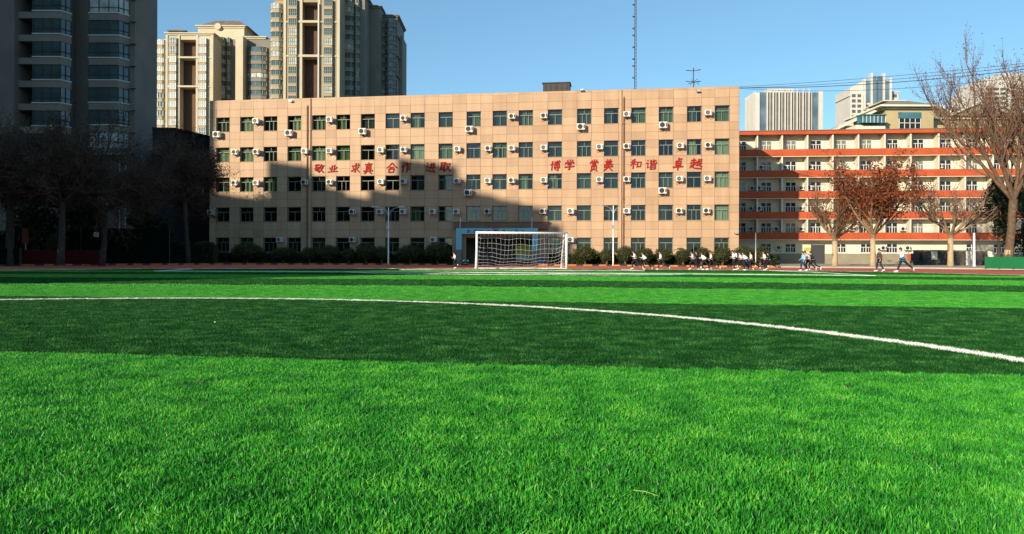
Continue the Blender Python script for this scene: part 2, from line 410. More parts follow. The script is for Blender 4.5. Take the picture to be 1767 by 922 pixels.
# ---------------------------------------------------------------- the tan school block
pa, pb = deep(361, 443, 94.4), deep(1275, 443, 85.2)
SF = Face((pa.x, pa.y), (pb.x, pb.y))
school = thing('school_building', 'long tan panelled school block of five storeys with red slogan characters', 'building', (pa.x, pa.y, 0), SF.rz)
WINX = [372.7, 414, 454.6, 495.9, 538, 580, 622.4, 665, 708.2, 756.5, 804.8, 849.8, 894.7, 945, 995.4, 1042, 1089, 1136.4, 1185.1, 1233]
ROWT = [18.93, 15.0, 11.11, 7.23, 3.31]        # window heads
WH, TOPZ, DEP, REC = 1.84, 21.15, 14.0, .40
WU = []
for i, px in enumerate(WINX):
    wpx = 23 + 2.4 * i / 19
    WU.append((SF.at(px, 330)[0], SF.at(px + wpx, 330)[0]))
DOORU = (SF.at(797, 430)[0], SF.at(918, 430)[0]); DOORZ = 3.55
def holes_in(col): return [] if col is None else [(t - WH, t) for r, t in enumerate(ROWT) if not (r == 4 and col in (10, 11, 12))]
rg = random.Random(5)
b = MB(); b.c = {}
us = [0.0]
for a, c in WU: us += [a, c]
us.append(SF.L)
zc = sorted([ROWT[0] + .975 * k for k in range(-24, 4) if ROWT[0] + .975 * k < TOPZ - .1 and ROWT[0] + .975 * k > .3])
DZ = [0.0] + zc + [TOPZ]
for i in range(len(us) - 1):
    u0, u1 = us[i], us[i + 1]; col = i // 2 if i % 2 == 1 else None
    hl = holes_in(col); cuts = [u0]
    if col is None and u1 - u0 > 2.6: cuts.append((u0 + u1) / 2)
    cuts.append(u1)
    for c0, c1 in zip(cuts, cuts[1:]):
        zz = sorted(set(DZ + [z for h in hl for z in h]))
        for z0, z1 in zip(zz, zz[1:]):
            if z1 - z0 < .02: continue
            zm = (z0 + z1) / 2
            if any(h0 < zm < h1 for h0, h1 in hl): continue
            if DOORU[0] < (c0 + c1) / 2 < DOORU[1] and zm < DOORZ: continue
            g = .017
            b.c[len(b.f)] = rg.choice((.88, .94, .98, 1.0, 1.0, 1.05))
            b.quad((c0+g, 0, z0+g*.7), (c1-g, 0, z0+g*.7), (c1-g, 0, z1-g*.7), (c0+g, 0, z1-g*.7), 0)
            b.c[len(b.f)] = 1.0
            b.quad((c0, .025, z0), (c1, .025, z0), (c1, .025, z1), (c0, .025, z1), 1)
    for h0, h1 in hl:                            # reveals
        b.quad((u0, .0, h0), (u0, REC, h0), (u0, REC, h1), (u0, .0, h1), 2); b.quad((u1, .0, h0), (u1, .0, h1), (u1, REC, h1), (u1, REC, h0), 2)
        b.quad((u0, .0, h1), (u0, REC, h1), (u1, REC, h1), (u1, .0, h1), 2); b.quad((u0, -.05, h0), (u1, -.05, h0), (u1, REC, h0+.03), (u0, REC, h0+.03), 2)
L_ = SF.L
b.quad((L_, 0, 0), (L_, DEP, 0), (L_, DEP, TOPZ), (L_, 0, TOPZ), 0); b.quad((0, 0, 0), (0, 0, TOPZ), (0, DEP, TOPZ), (0, DEP, 0), 0)
b.quad((0, DEP, 0), (0, DEP, TOPZ), (L_, DEP, TOPZ), (L_, DEP, 0), 0)
for u0, u1, y0, y1 in ((0, L_, 0.001, .3), (0, L_, DEP - .3, DEP - .001), (0.001, .3, .3, DEP - .3), (L_ - .3, L_ - .001, .3, DEP - .3)):
    b.box(u0, u1, y0, y1, TOPZ - .9, TOPZ, 0)
for z in (3.72, 7.62, 11.5, 15.4): b.box(.05, L_ - .05, REC + .2, 4.0, z, z + .18, 4)
b.quad((.05, 4.0, 0), (L_ - .05, 4.0, 0), (L_ - .05, 4.0, TOPZ - 1), (.05, 4.0, TOPZ - 1), 4)
for k in range(1, 10):
    uu = (WU[2*k - 1][1] + WU[2*k][0]) / 2
    if not (DOORU[0] - 1 < uu < DOORU[1] + 1): b.box(uu - .06, uu + .06, REC + .2, 3.99, 0, TOPZ - 1, 4)
b.box(DOORU[0] - .2, DOORU[0], .03, 4.0, 0, DOORZ + .2, 4); b.box(DOORU[1], DOORU[1] + .2, .03, 4.0, 0, DOORZ + .2, 4)
b.box(DOORU[0], DOORU[1], .03, 3.9, DOORZ, DOORZ + .14, 4)
b.build('wall', [M['panel'], M['joint'], M['reveal'], M['roofing'], M['room']], school)
b = MB(); b.box(.3, L_ - .3, .3, DEP - .3, TOPZ - 1.2, TOPZ - .9); b.build('roof', M['roofing'], school)

# windows: frame with a transom, panes and a curtain behind
def wave_curtain(x0, x1, z0, z1, y, seed, amp=.05):
    rr = random.Random(seed); v = []; f = []; n = max(8, int((x1 - x0) / .045)); ph = rr.uniform(0, 6)
    for i in range(n + 1):
        x = x0 + (x1 - x0) * i / n; yy = y + amp * math.sin(i * 1.15 + ph) + .02 * math.sin(i * .37 + seed)
        v += [(x, yy, z0), (x + .02 * math.sin(i + seed), yy, z1)]
    for i in range(n): f.append((2*i, 2*i+2, 2*i+3, 2*i+1))
    return v, f
def win_frame(wd, h, var):
    m_ = MB(); t = .06; y0, y1 = REC - .12, REC - .05
    m_.box(0, wd, y0, y1, 0, t); m_.box(0, wd, y0, y1, h - t, h); m_.box(0, t, y0, y1, t, h - t); m_.box(wd - t, wd, y0, y1, t, h - t)
    m_.box(t, wd - t, y0 - .01, y1, h * .66, h * .66 + .07)
    for q in ((.5,) if var == 0 else (.36, .66)): m_.box(wd*q - .025, wd*q + .025, y0, y1 - .01, t, h * .66)
    if var == 1: m_.box(wd*.5 - .02, wd*.5 + .02, y0, y1 - .01, h*.66 + .07, h - t)
    return m_
W0 = 1.72
fr_me = [win_frame(W0, WH, k).mesh('window_frame', M['frame_green']) for k in (0, 1)]
pn = MB(); pn.quad((.05, REC - .08, .05), (W0 - .05, REC - .08, .05), (W0 - .05, REC - .08, WH - .05), (.05, REC - .08, WH - .05)); pn_me = [pn.mesh('pane', M['glass']), pn.mesh('pane', M['glass_dark'])]
cur = []
for k, spans in enumerate((((.05, 1.67),), ((.05, .75), (1.1, 1.67)), ((.6, 1.67),), ((.05, 1.1),), ((.05, .4), (1.35, 1.67)))):
    for mn in ('curtain_green', 'curtain_pale'):
        ms = []
        for a, c in spans:
            m_ = MB(); v, f = wave_curtain(a, c, .02, WH * rg.uniform(.86, .95), REC + .16, k * 3 + len(mn)); m_.add(v, f); ms.append(m_.mesh('curtain', M[mn], True))
        cur.append(ms)
ordinal = 'first second third fourth fifth sixth seventh eighth ninth tenth eleventh twelfth thirteenth fourteenth fifteenth sixteenth seventeenth eighteenth nineteenth twentieth'.split()
FLOORW = ['fifth floor', 'fourth floor', 'third floor', 'second floor', 'ground floor']
for r, t in enumerate(ROWT):
    for c, (u0, u1) in enumerate(WU):
        if r == 4 and c in (10, 11, 12): continue
        fo = put('window', fr_me[rg.random() < .4], school, (u0, 0, t - WH)); s_ = (u1 - u0) / W0; fo.scale = (s_, 1, 1)
        put('pane', pn_me[rg.random() < (.45 if r < 3 else .75)], fo)
        if rg.random() < (.93 if r < 3 else (.30 if r == 3 and c < 17 else .45)): 
            for cm in rg.choice(cur if rg.random() < .45 else cur[:2] + cur[0:1]): put('curtain', cm, fo)

# drainpipes
for px, z1, mn in ((530.5, 20.0, 'pipe'), (535.5, 21.1, 'pipe_light'), (1071.5, 21.1, 'pipe_light'), (1076, 20.0, 'pipe')):
    u = SF.at(px, 300)[0]; m_ = MB(); m_.tube([(u, -.10, .1), (u, -.10, z1)], .085, 8)
    for z in range(2, 20, 3): m_.box(u - .12, u + .12, -.19, 0, z, z + .06)
    if mn == 'pipe': m_.tube([(u, -.10, z1 - .05), (u + .05, .05, z1 + .25)], .085, 8)
    m_.build('drainpipe', M[mn], school)

# slogan characters, brushed strokes
GL = {
'jing': [[(5,20),(50,15)],[(18,8),(20,28)],[(38,5),(34,26)],[(20,30),(5,55)],[(15,40),(48,36),(46,80),(36,76)],[(15,52),(17,72)],[(15,52),(34,50),(32,70)],[(17,70),(32,69)],[(68,8),(55,38)],[(62,28),(95,22)],[(85,26),(72,62),(48,92)],[(60,42),(75,70),(98,92)]],
'ye': [[(38,12),(38,80)],[(60,8),(60,80)],[(15,35),(27,62)],[(85,28),(72,60)],[(3,86),(97,80)]],
'qiu': [[(12,32),(88,26)],[(50,5),(50,90),(38,82)],[(22,45),(32,56)],[(10,80),(42,60)],[(80,40),(58,58)],[(54,52),(92,88)],[(68,8),(80,18)]],
'zhen': [[(15,20),(85,16)],[(50,4),(46,28)],[(30,30),(30,72)],[(30,30),(72,28),(72,72)],[(32,44),(70,43)],[(32,57),(70,56)],[(5,74),(95,70)],[(36,78),(14,96)],[(62,78),(88,96)]],
'he_join': [[(50,4),(28,34),(4,52)],[(50,6),(72,32),(97,50)],[(34,46),(66,44)],[(28,60),(30,94)],[(28,60),(72,58),(68,92)],[(30,90),(68,88)]],
'zuo': [[(32,5),(6,48)],[(22,32),(22,95)],[(55,5),(36,42)],[(48,24),(95,20)],[(60,24),(60,96)],[(60,46),(88,43)],[(60,68),(90,65)]],
'jin': [[(12,10),(22,20)],[(5,38),(22,36),(14,70)],[(4,84),(20,74),(45,88),(98,92)],[(38,28),(90,24)],[(34,52),(95,48)],[(54,8),(52,50),(40,76)],[(74,6),(74,78)]],
'qu': [[(4,14),(52,10)],[(14,14),(14,72)],[(42,12),(42,95)],[(14,32),(42,30)],[(14,50),(42,48)],[(2,76),(50,66)],[(54,24),(90,20),(74,60),(46,92)],[(58,36),(76,66),(100,90)]],
'bo': [[(2,40),(32,36)],[(18,10),(18,92)],[(36,20),(96,16)],[(44,32),(44,60)],[(44,32),(86,30),(86,60)],[(44,44),(86,43)],[(64,6),(64,60)],[(80,4),(90,12)],[(36,68),(98,64)],[(78,58),(78,94),(66,88)],[(48,74),(56,84)]],
'xue': [[(25,8),(32,22)],[(48,4),(52,18)],[(78,6),(64,24)],[(12,30),(8,46)],[(12,32),(90,28),(82,42)],[(30,46),(66,43),(50,58)],[(50,56),(54,90),(40,84)],[(5,68),(96,62)]],
'shang': [[(50,2),(50,20)],[(26,8),(34,18)],[(76,4),(66,16)],[(12,24),(8,38)],[(12,25),(90,22),(84,34)],[(34,34),(36,46)],[(34,34),(66,32),(64,44)],[(36,46),(64,44)],[(26,54),(26,80)],[(26,54),(74,52),(74,80)],[(50,58),(46,78),(14,96)],[(56,80),(86,96)]],
'mei': [[(34,4),(42,16)],[(66,2),(56,16)],[(18,22),(82,19)],[(24,35),(76,32)],[(50,18),(50,50)],[(8,50),(92,46)],[(10,66),(94,62)],[(50,50),(44,72),(8,96)],[(52,66),(92,96)]],
'he_peace': [[(42,4),(14,16)],[(4,32),(54,27)],[(30,12),(30,94)],[(28,36),(4,66)],[(32,38),(50,54)],[(62,34),(64,80)],[(62,34),(94,31),(92,78)],[(64,74),(92,72)]],
'xie': [[(12,8),(20,18)],[(4,38),(20,35),(18,82),(32,70)],[(42,6),(42,42),(56,36)],[(42,22),(56,20)],[(66,4),(66,38),(94,38),(96,28)],[(90,12),(68,22)],[(64,44),(56,54)],[(46,54),(46,94)],[(46,54),(86,52),(86,92)],[(46,72),(86,70)],[(46,91),(86,89)]],
'zhuo': [[(50,2),(50,30)],[(50,14),(80,12)],[(28,30),(30,62)],[(28,30),(74,28),(72,60)],[(30,45),(72,44)],[(30,60),(72,58)],[(4,74),(96,69)],[(50,62),(50,99)]],
'yue': [[(8,22),(48,18)],[(28,4),(28,40)],[(4,42),(52,37)],[(28,42),(28,74)],[(28,56),(46,54)],[(16,54),(4,86)],[(12,70),(40,86),(99,92)],[(56,30),(92,26)],[(58,30),(56,66),(70,58)],[(68,8),(74,50),(94,78),(96,66)],[(92,38),(72,68)],[(82,8),(90,16)]],
}
def brush(m_, strokes, x0, z0, w_, h_, y, wid=11.0, thick=.07, shear=.12):
    for si, st in enumerate(strokes):
        P = [Vector((p[0], 100 - p[1])) for p in st]; q = []
        for i, (a, c) in enumerate(zip(P, P[1:])):
            q += [a.lerp(c, k / 3) for k in range(3)]
        q.append(P[-1]); n = len(q); lo = []; hi = []
        for i, p in enumerate(q):
            d = (q[min(i + 1, n - 1)] - q[max(i - 1, 0)]); d.normalize(); nn = Vector((-d.y, d.x)); t = i / (n - 1)
            k = wid * (.62 - .18 * math.sin(math.pi * t) - (.22 * t if abs(d.x) < .85 * abs(d.y) + .3 and d.x * d.y > 0 else 0)) * (.85 if i == n - 1 else 1)
            lo.append(p - nn * k / 1.0 * .5); hi.append(p + nn * k * .5)
        poly = lo + hi[::-1]; e = .0025 * si
        f2 = lambda p: (x0 + (p.x + shear * (p.y - 50)) / 100 * w_, z0 + p.y / 100 * h_)
        for i in range(n - 1):
            a, c, d, e2 = f2(lo[i]), f2(lo[i+1]), f2(hi[i+1]), f2(hi[i])
            v = [(p[0], y - thick - e, p[1]) for p in (a, c, d, e2)] + [(p[0], y - e*.3, p[1]) for p in (a, c, d, e2)]
            m_.add(v, ((0, 1, 2, 3), (0, 4, 5, 1), (3, 2, 6, 7)) + (((0, 3, 7, 4),) if i == 0 else ()) + (((1, 5, 6, 2),) if i == n - 2 else ()))
CH = [('jing',542,560,282.5,299.5),('ye',566,584,284,299),('qiu',605,622.5,281,299.5),('zhen',627,644.5,280,301),('he_join',666,686,280.5,299.5),('zuo',692,710.5,279.5,298.5),('jin',734.5,752.5,280,298),('qu',758.5,778.5,279,297.5),
      ('bo',949.5,967,276.5,296),('xue',973.5,992,275,295),('shang',1016.5,1033.5,275,296.5),('mei',1041,1058.5,274.5,295.5),('he_peace',1087,1107,274.5,292.5),('xie',1114,1133.5,275,293.5),('zhuo',1160.5,1180,272,294.5),('yue',1190,1212,273,293)]
for nm, xa, xb, ya, yb in CH:
    u0, z1 = SF.at(xa, ya); u1, z0 = SF.at(xb, yb)
    m_ = MB(); brush(m_, GL[nm], 0, 0, u1 - u0, z1 - z0, 0, 21)
    m_.build('slogan_character', M['red_char'], school, loc=(u0, -.02, z0))

# canopy fascia over the entrance
u0, z1 = SF.at(783, 384, -.5); u1, z0 = SF.at(945, 394, -.5)
M['fascia'] = mat('brown_fascia', (.20, .12, .08), .7, .15, 1)
b = MB(); b.box(u0, u1, -.6, -.003, z0 - .1, z1); b.box(u0 - .1, u1 + .1, -.75, -.003, z1, z1 + .12, 1); b.build('entrance_canopy', [M['fascia'], M['reveal']], school)

# ---------------------------------------------------------------- air conditioners on the school front
AC = [(0, [436,563,691,877.5,932.5,1075.6,1216], 'side'), (0, [368,492,619,803,995.5,1137], 'below'),
      (1, [399.7,436.7,520,563,651.4,691,783.5,836.7,877.5,932.7,1028.7,1075.6,1167.7,1216], 'side'),
      (2, [399,436.7,519.7,563,651.4,690.7,783,836,877,932.7,1028.7,1075.6,1166.7,1214.7], 'side'), (2, [801,1136], 'below'),
      (3, [358,602.6,650,689.8,741,782,835.4,930.7,978.6,1075.6,1166,1213], 'side'), (4, [477,602.6,742.3,978.6], 'side')]
AY = {(0,'side'):(206,190), (0,'below'):(227.3,209), (1,'side'):(259,246), (2,'side'):(312,303.5), (2,'below'):(332,323), (3,'side'):(362.5,359), (4,'side'):(409.7,409)}
def ac_parts(wd, ht, dp, fan):
    o = MB(); bm = bmesh.new(); bmesh.ops.create_cube(bm, size=1)
    for v in bm.verts: v.co = Vector((v.co.x * wd + wd/2, v.co.y * dp - dp/2 - .28, v.co.z * ht + ht/2))
    bmesh.ops.bevel(bm, geom=bm.edges[:], offset=.03, segments=2, affect='EDGES')
    me = bpy.data.meshes.new('ac_body'); bm.to_mesh(me); bm.free(); me.materials.append(M['ac_white'])
    g = MB(); cx, cz, r = wd * .40, ht * .5, min(wd, ht) * .37; y = -dp - .28
    n = 20
    ring = lambda rr, yy: [(cx + rr*math.cos(2*math.pi*i/n), yy, cz + rr*math.sin(2*math.pi*i/n)) for i in range(n)]
    g.add(ring(r, y - .012), (tuple(range(n)),), 0)
    for r0, r1 in ((r, r*1.08), (r*.66, r*.72), (r*.34, r*.40), (0.01, r*.20)):
        if fan == 1 and r0 in (r*.66,): continue
        g.add(ring(r0, y - .022) + ring(r1, y - .022), [(i, (i+1) % n, n + (i+1) % n, n + i) for i in range(n)], 1)
    g.box(wd*.82, wd*.95, y - .012, y, ht*.2, ht*.8, 1)
    gm = g.mesh('fan_guard', [M['ac_dark'], M['ac_ring'] if fan == 0 else M['ac_dark']])
    k = MB()
    for x in (wd*.15, wd*.85): k.box(x - .025, x + .025, -dp - .30, 0, -.06, -.003); k.tube([(x, -dp - .1, -.05), (x, -.01, -.38)], .02, 4)
    k.tube([(wd*.9, -.2, ht*.3), (wd + .06, -.1, ht*.25), (wd + .08, -.04, -.1 - ht*.3), (wd*.7, -.03, -.5)], .025, 5)
    return me, gm, k.mesh('bracket', M['steel'])
ACK = {('side', 0): ac_parts(.84, .62, .40, 0), ('side', 1): ac_parts(.84, .62, .40, 1), ('below', 1): ac_parts(.98, .74, .46, 1)}
for r, xs, kind in AC:
    yl, yr = AY[(r, kind)]
    for px in xs:
        t = (px - 368) / (1216 - 368); py = yl + (yr - yl) * t; ht = .74 if kind == 'below' else .62
        u, z = SF.at(px, py, -.55); z -= ht
        if kind == 'below':
            c = min(range(20), key=lambda i: abs((WU[i][0] + WU[i][1]) / 2 - u - .4)); where = f'under the {ordinal[c]} window'
        else:
            c = sum(1 for a, e in WU if (a + e) / 2 < u + .3)
            where = f'between the {ordinal[c-1]} and {ordinal[c]} windows' if 0 < c < 20 else 'at the left corner'
        fk = 1 if kind == 'below' else int(rg.random() < .25)
        ac = thing('air_conditioner', f'white air conditioner {where} from left, tan school {FLOORW[r]}', 'air conditioner', SF.world(u, 0, z), SF.rz, 'air conditioners on the tan school front')
        for nm, me in zip(('body', 'fan_guard', 'bracket'), ACK[(kind, fk)]): put(nm, me, ac)

# ---------------------------------------------------------------- entrance: blue gate frame, banner, board, tub
M['sky_blue'] = mat('pale_blue_panel', (.22, .52, .62), .5, .08, 1)
M['navy'] = mat('navy_lettering', (.02, .025, .07), .5)
M['gate_grey'] = mat('grey_gate_base', (.20, .21, .20), .7, .1, 2)
ua, zt = SF.at(787, 394, -1.2); ub, _ = SF.at(928, 394, -1.2); ui, zi = SF.at(796.5, 404, -1.2); uj, _ = SF.at(918, 404, -1.2); _, zb = SF.at(790, 431, -1.2)
gate = thing('entrance_gate', 'pale blue gate frame with dark characters round the school entrance', 'gate', SF.world(ua, -1.2, .14), SF.rz)
wd = ub - ua; lw = ui - ua; zt -= .14; zi -= .14; zb -= .14
m_ = MB(); m_.box(0, wd, 0, .35, zi, zt); m_.build('lintel', M['sky_blue'], gate)
for x0 in (0, wd - lw):
    m_ = MB(); m_.box(x0, x0 + lw, .02, .33, zb, zi - .003); m_.box(x0 - .02, x0 + lw + .02, 0, .35, zb - .08, zb - .003, 1); m_.box(x0 + .03, x0 + lw - .03, .05, .3, 0, zb - .083, 1)
    m_.build('post', [M['sky_blue'], M['gate_grey']], gate)
m_ = MB()
for k, fx in enumerate((.155, .235, .305, .40, .585, .665, .74, .82)):
    st = [[(10, 30), (90, 25)], [(50, 5), (50, 95)], [(20, 60), (80, 55)], [(30, 20), (15, 85)], [(70, 15), (88, 90)], [(12, 88), (90, 84)]]
    rr = random.Random(k); s2 = [[(p[0] + rr.uniform(-12, 12), p[1] + rr.uniform(-12, 12)) for p in q] for q in rr.sample(st, 4)]
    brush(m_, s2, wd * fx - .25, zi + .12, .52, zt - zi - .3, 0, 20, .03)
m_.build('lettering', M['navy'], gate)
m_ = MB(); n = 20; cx, cz = wd * .49, (zi + zt) / 2 + .1
v = [(cx + rr*math.cos(2*math.pi*i/n), -.02, cz + rr*math.sin(2*math.pi*i/n)) for rr in (.28, .36) for i in range(n)]
m_.add(v, [(i, (i+1) % n, n + (i+1) % n, n + i) for i in range(n)]); m_.box(cx - .16, cx + .16, -.025, -.005, cz - .14, cz + .1); m_.build('emblem', M['red_char'], gate)
for x in (.45, wd - .75):
    m_ = MB(); m_.tube([(x, .17, zt), (x, .5, zt + 1.3)], .035, 6); m_.build('stay', M['white_paint'], gate)
M['maroon'] = mat('maroon_banner', (.10, .012, .018), .8, .2, 2); M['banner_red'] = mat('banner_lettering', (.60, .04, .06), .6)
u0, z1 = SF.at(798, 405, .25); u1, z0 = SF.at(917, 412, .25)
bn = thing('banner', 'dark maroon banner with red characters hung across the entrance', 'banner', SF.world(u0, .25, z0), SF.rz)
m_ = MB(); m_.box(0, u1 - u0, 0, .04, 0, z1 - z0); m_.build('cloth', M['maroon'], bn)
m_ = MB()
for k in range(17):
    rr = random.Random(40 + k); st = [[(10, 30), (90, 25)], [(50, 5), (50, 95)], [(20, 60), (80, 55)], [(30, 20), (15, 85)], [(70, 15), (88, 90)], [(12, 88), (90, 84)]]
    brush(m_, [[(p[0] + rr.uniform(-12, 12), p[1] + rr.uniform(-12, 12)) for p in q] for q in rr.sample(st, 4)], .15 + k * (u1 - u0 - .4) / 17, .06, .36, .38, 0, 17, .015)
m_.build('lettering', M['banner_red'], bn)
M['board_yellow'] = mat('yellow_board', (.45, .42, .05), .6, .2, 3); M['board_pale'] = mat('pale_board', (.42, .42, .36), .6, .1, 3)
u0, z1 = SF.at(889, 423.5, 1.2); u1, z0 = SF.at(921, 452, 1.2)
nb = thing('notice_board', 'yellow topped notice board standing inside the entrance', 'notice board', SF.world(u0, 1.2, 0), SF.rz)
m_ = MB(); m_.box(0, u1 - u0, 0, .06, z0 + (z1 - z0) * .45, z1); m_.build('header', M['board_yellow'], nb)
m_ = MB(); m_.box(.15, u1 - u0 - .05, .005, .05, z0 + .1, z0 + (z1 - z0) * .448); m_.build('panel', M['board_pale'], nb)
for x in (.2, u1 - u0 - .2):
    m_ = MB(); m_.tube([(x, .1, 0), (x, .09, z1 - .1)], .03, 6); m_.build('leg', M['steel'], nb)
M['tub_blue'] = mat('blue_plastic', (.02, .09, .33), .45, .1, 3)
u0, z1 = SF.at(930.5, 446, -1.0); u1, _ = SF.at(941, 446, -1.0)
tb = thing('waste_bin', 'blue wheeled bin beside the right gate post of the entrance', 'bin', SF.world(u0, -1.0, .14), SF.rz)
m_ = MB(); w_ = u1 - u0; m_.slab([(.06, .06), (w_ - .06, .06), (w_ - .06, .5), (.06, .5)], .08, z1 * .55); m_.box(0, w_, 0, .56, z1 * .55, z1 * .66); m_.build('body', M['tub_blue'], tb)
m_ = MB(); m_.prism([(0, z1*.663), (w_, z1*.663), (w_*.9, z1*.76), (w_*.1, z1*.76)], -.02, .58); m_.build('lid', M['tub_blue'], tb)
for x in (.1, w_ - .1):
    m_ = MB(); m_.tube([(x - .03, .52, .09), (x + .03, .52, .09)], .09, 10); m_.build('wheel', M['ac_dark'], tb)

# ---------------------------------------------------------------- on the school roof and wall
M['rust_dark'] = mat('dark_sheet', (.045, .04, .04), .6, .3, 2)
u0, z1 = SF.at(937, 143, 4); u1, _ = SF.at(983, 143, 4)
rt = thing('roof_tank', 'dark box shaped water tank on the tan school roof', 'water tank', SF.world(u0, 4, TOPZ - .9), SF.rz)
hh = z1 - TOPZ + .9; w_ = u1 - u0
m_ = MB(); m_.box(0, w_, 0, 2.2, .3, hh - .1)
for k in range(5): m_.box(w_*(.1 + .2*k) - .03, w_*(.1 + .2*k) + .03, -.05, 0, .3, hh - .1)
m_.build('body', M['rust_dark'], rt); m_ = MB(); m_.box(-.12, w_ + .12, -.12, 2.32, hh - .1, hh); m_.build('lid', M['rust_dark'], rt)
m_ = MB()
for x in (.2, w_ - .2):
    for y in (.2, 2.0): m_.box(x - .1, x + .1, y - .1, y + .1, 0, .3)
m_.build('stand', M['steel'], rt)
def mast(px, y0, ytop):
    u, _ = SF.at(px, 150, 2.0); P = SF.world(u, 2.0, TOPZ - .9); H = deep(px, ytop, P.y).z - P.z
    a = thing('antenna_mast', 'tall thin radio mast standing on the tan school roof', 'antenna', P, 0)
    m_ = MB(); s = .13
    leg = [(s, 0), (-s*.5, s*.87), (-s*.5, -s*.87)]
    for x, y in leg: m_.tube([(x, y, 0), (x, y, H)], .035, 4)
    z = 0
    k = 0
    while z < H - .4:
        for i in range(3):
            p, q2 = leg[i], leg[(i + 1) % 3]; m_.tube([(*p, z), (*q2, z + .4)], .015, 3, cap=False)
        z += .4
    m_.build('lattice', M['frame_dark'], a)
    for k in range(9):
        z = 1.2 + k * 1.25 + (k % 3) * .2
        m_ = MB(); m_.box(-.32, -.12, -.06, .06, z, z + .16); m_.tube([(-.42, 0, z + .1), (-.15, 0, z + .1)], .03, 5); m_.build('clamp', M['frame_dark'], a)
mast(1096, 152, -60)
u, _ = SF.at(1196.5, 150, 1.5); P = SF.world(u, 1.5, TOPZ - .9); H = deep(1196.5, 119, P.y).z - P.z
ta = thing('tv_antenna', 'small spoked television aerial on the tan school roof', 'antenna', P, 0)
m_ = MB(); m_.tube([(0, 0, 0), (0, 0, H)], .06, 6); m_.build('pole', M['frame_dark'], ta)
for z, n in ((H - .15, 6), (H - 1.5, 8)):
    m_ = MB()
    for i in range(n):
        t = 2*math.pi*i/n + .3; m_.tube([(0, 0, z - .1), (math.cos(t)*.95, math.sin(t)*.95, z + .12*math.sin(3*t))], .03, 4)
        if n == 8: m_.tube([(math.cos(t)*.5, math.sin(t)*.5, z), (math.cos(t)*.7, math.sin(t)*.7, z - .45)], .02, 3)
    m_.build('element', M['frame_dark'], ta)
def secam(px, py, where, back=0.0, face=-1):
    u, z = SF.at(px, py, -.2)
    c = thing('security_camera', f'small security camera {where}', 'security camera', SF.world(u, -.02, z), SF.rz, 'security cameras on the tan school')
    m_ = MB(); m_.tube([(0, 0, .1), (0, -.3, .05), (0, -.3, -.02)], .03, 6); m_.box(-.05, .05, -.02, .02, 0, .16); m_.build('bracket', M['steel'], c)
    m_ = MB(); m_.box(-.28, .12, -.40, -.22, -.19, -.02); m_.box(-.34, -.282, -.38, -.24, -.17, -.04, 1); m_.build('body', [M['steel'], M['ac_dark']], c)
secam(503, 173, 'under the left roof edge of the tan school'); secam(1206, 156, 'at the top right corner of the tan school'); secam(1005, 154, 'on the roof edge beside the dark tank'); secam(1272, 401, 'low on the right corner of the tan school', 0, 1)
# ---------------------------------------------------------------- orange and cream classroom block on the right
pa, pb = deep(1275, 443, 105.8), deep(1800, 443, 101.6)
du = (pb - pa).normalized()
OF = Face(tuple((pa - du * 4)[:2]), tuple((pb + du * 6)[:2])); OL = OF.L
ob = thing('classroom_block', 'long orange and cream classroom block with open balconies, five storeys', 'building', OF.world(0, 0), OF.rz)
FZ = [3.62, 6.62, 9.62, 12.65, 15.7, 18.8]      # underside of each balcony band, last one the eave
BH = 1.02; BR = 1.6
b = MB(); b.box(0, OL, BR, 12, 0, FZ[5] + .2, 0); b.box(.02, OL, BR - .06, BR, 0, 1.6, 1); b.box(0, OL, BR - .09, BR, 1.6, 1.66, 0)
for z in FZ[:5]: b.box(.05, OL - .05, .16, BR, z + .05, z + .2, 0)
b.build('wall', [M['cream'], M['wainscot']], ob)
FIN = [OF.at(px, 300)[0] for px in (1263, 1307, 1349.8, 1393.6, 1437.3, 1481.5, 1527, 1571.8, 1620, 1666, 1714, 1762, 1811)]
for z in FZ[:5]:
    b = MB()
    for a, c in zip([0] + FIN, FIN + [OL]): b.box(a + .015, c - .015, 0, .14, z, z + BH)
    b.box(0, OL, -.03, .17, z - .07, z - .002, 1)
    b.build('balcony_band', [M['orange'], M['cream']], ob)
b = MB(); b.prism([(0, FZ[5] + .05), (OL, FZ[5] + .05), (OL, FZ[5] + .55), (0, FZ[5] + .55)], -.25, 1.0); b.box(-.05, OL + .05, -.35, 12.2, FZ[5] + .56, FZ[5] + .64, 1)
b.build('roof', [M['orange'], M['roofing']], ob)
fin_me = {}
for k in range(5):
    z0, z1 = FZ[k] + BH, FZ[k + 1] - .05
    m_ = MB(); m_.add([(-.09, .02, z0), (.09, .02, z0), (.09, BR, z0), (-.09, BR, z0), (-.09, .02, z1), (.09, .02, z1), (.09, BR, z1), (-.09, BR, z1)], ((0,3,2,1),(4,5,6,7),(0,1,5,4),(1,2,6,5),(2,3,7,6),(3,0,4,7)))
    me = m_.mesh('partition_fin', M['cream'])
    for u in FIN: put('partition_fin', me, ob, (u, 0, 0))
WO = 1.55
def cross_win(h):
    m_ = MB(); t = .09; y0, y1 = BR - .10, BR - .002
    m_.box(-.05, WO + .05, y0 - .05, y1, -.07, -.002); m_.box(0, t, y0, y1, 0, h); m_.box(WO - t, WO, y0, y1, 0, h); m_.box(t, WO - t, y0, y1, 0, t); m_.box(t, WO - t, y0, y1, h - t, h)
    m_.box(WO/2 - .06, WO/2 + .06, y0 - .01, y1, t, h - t); m_.box(t, WO/2 - .08, y0, y1, h*.58, h*.58 + .08); m_.box(WO/2 + .08, WO - t, y0, y1, h*.58, h*.58 + .08)
    for q in (.27, .73): m_.box(WO*q - .035, WO*q + .035, y0, y1 - .01, t, h*.58)
    return m_.mesh('window', M['frame_white'])
M['glass_black'] = mat('dark_window_glass', (.018, .022, .022), .1, spec=.2)
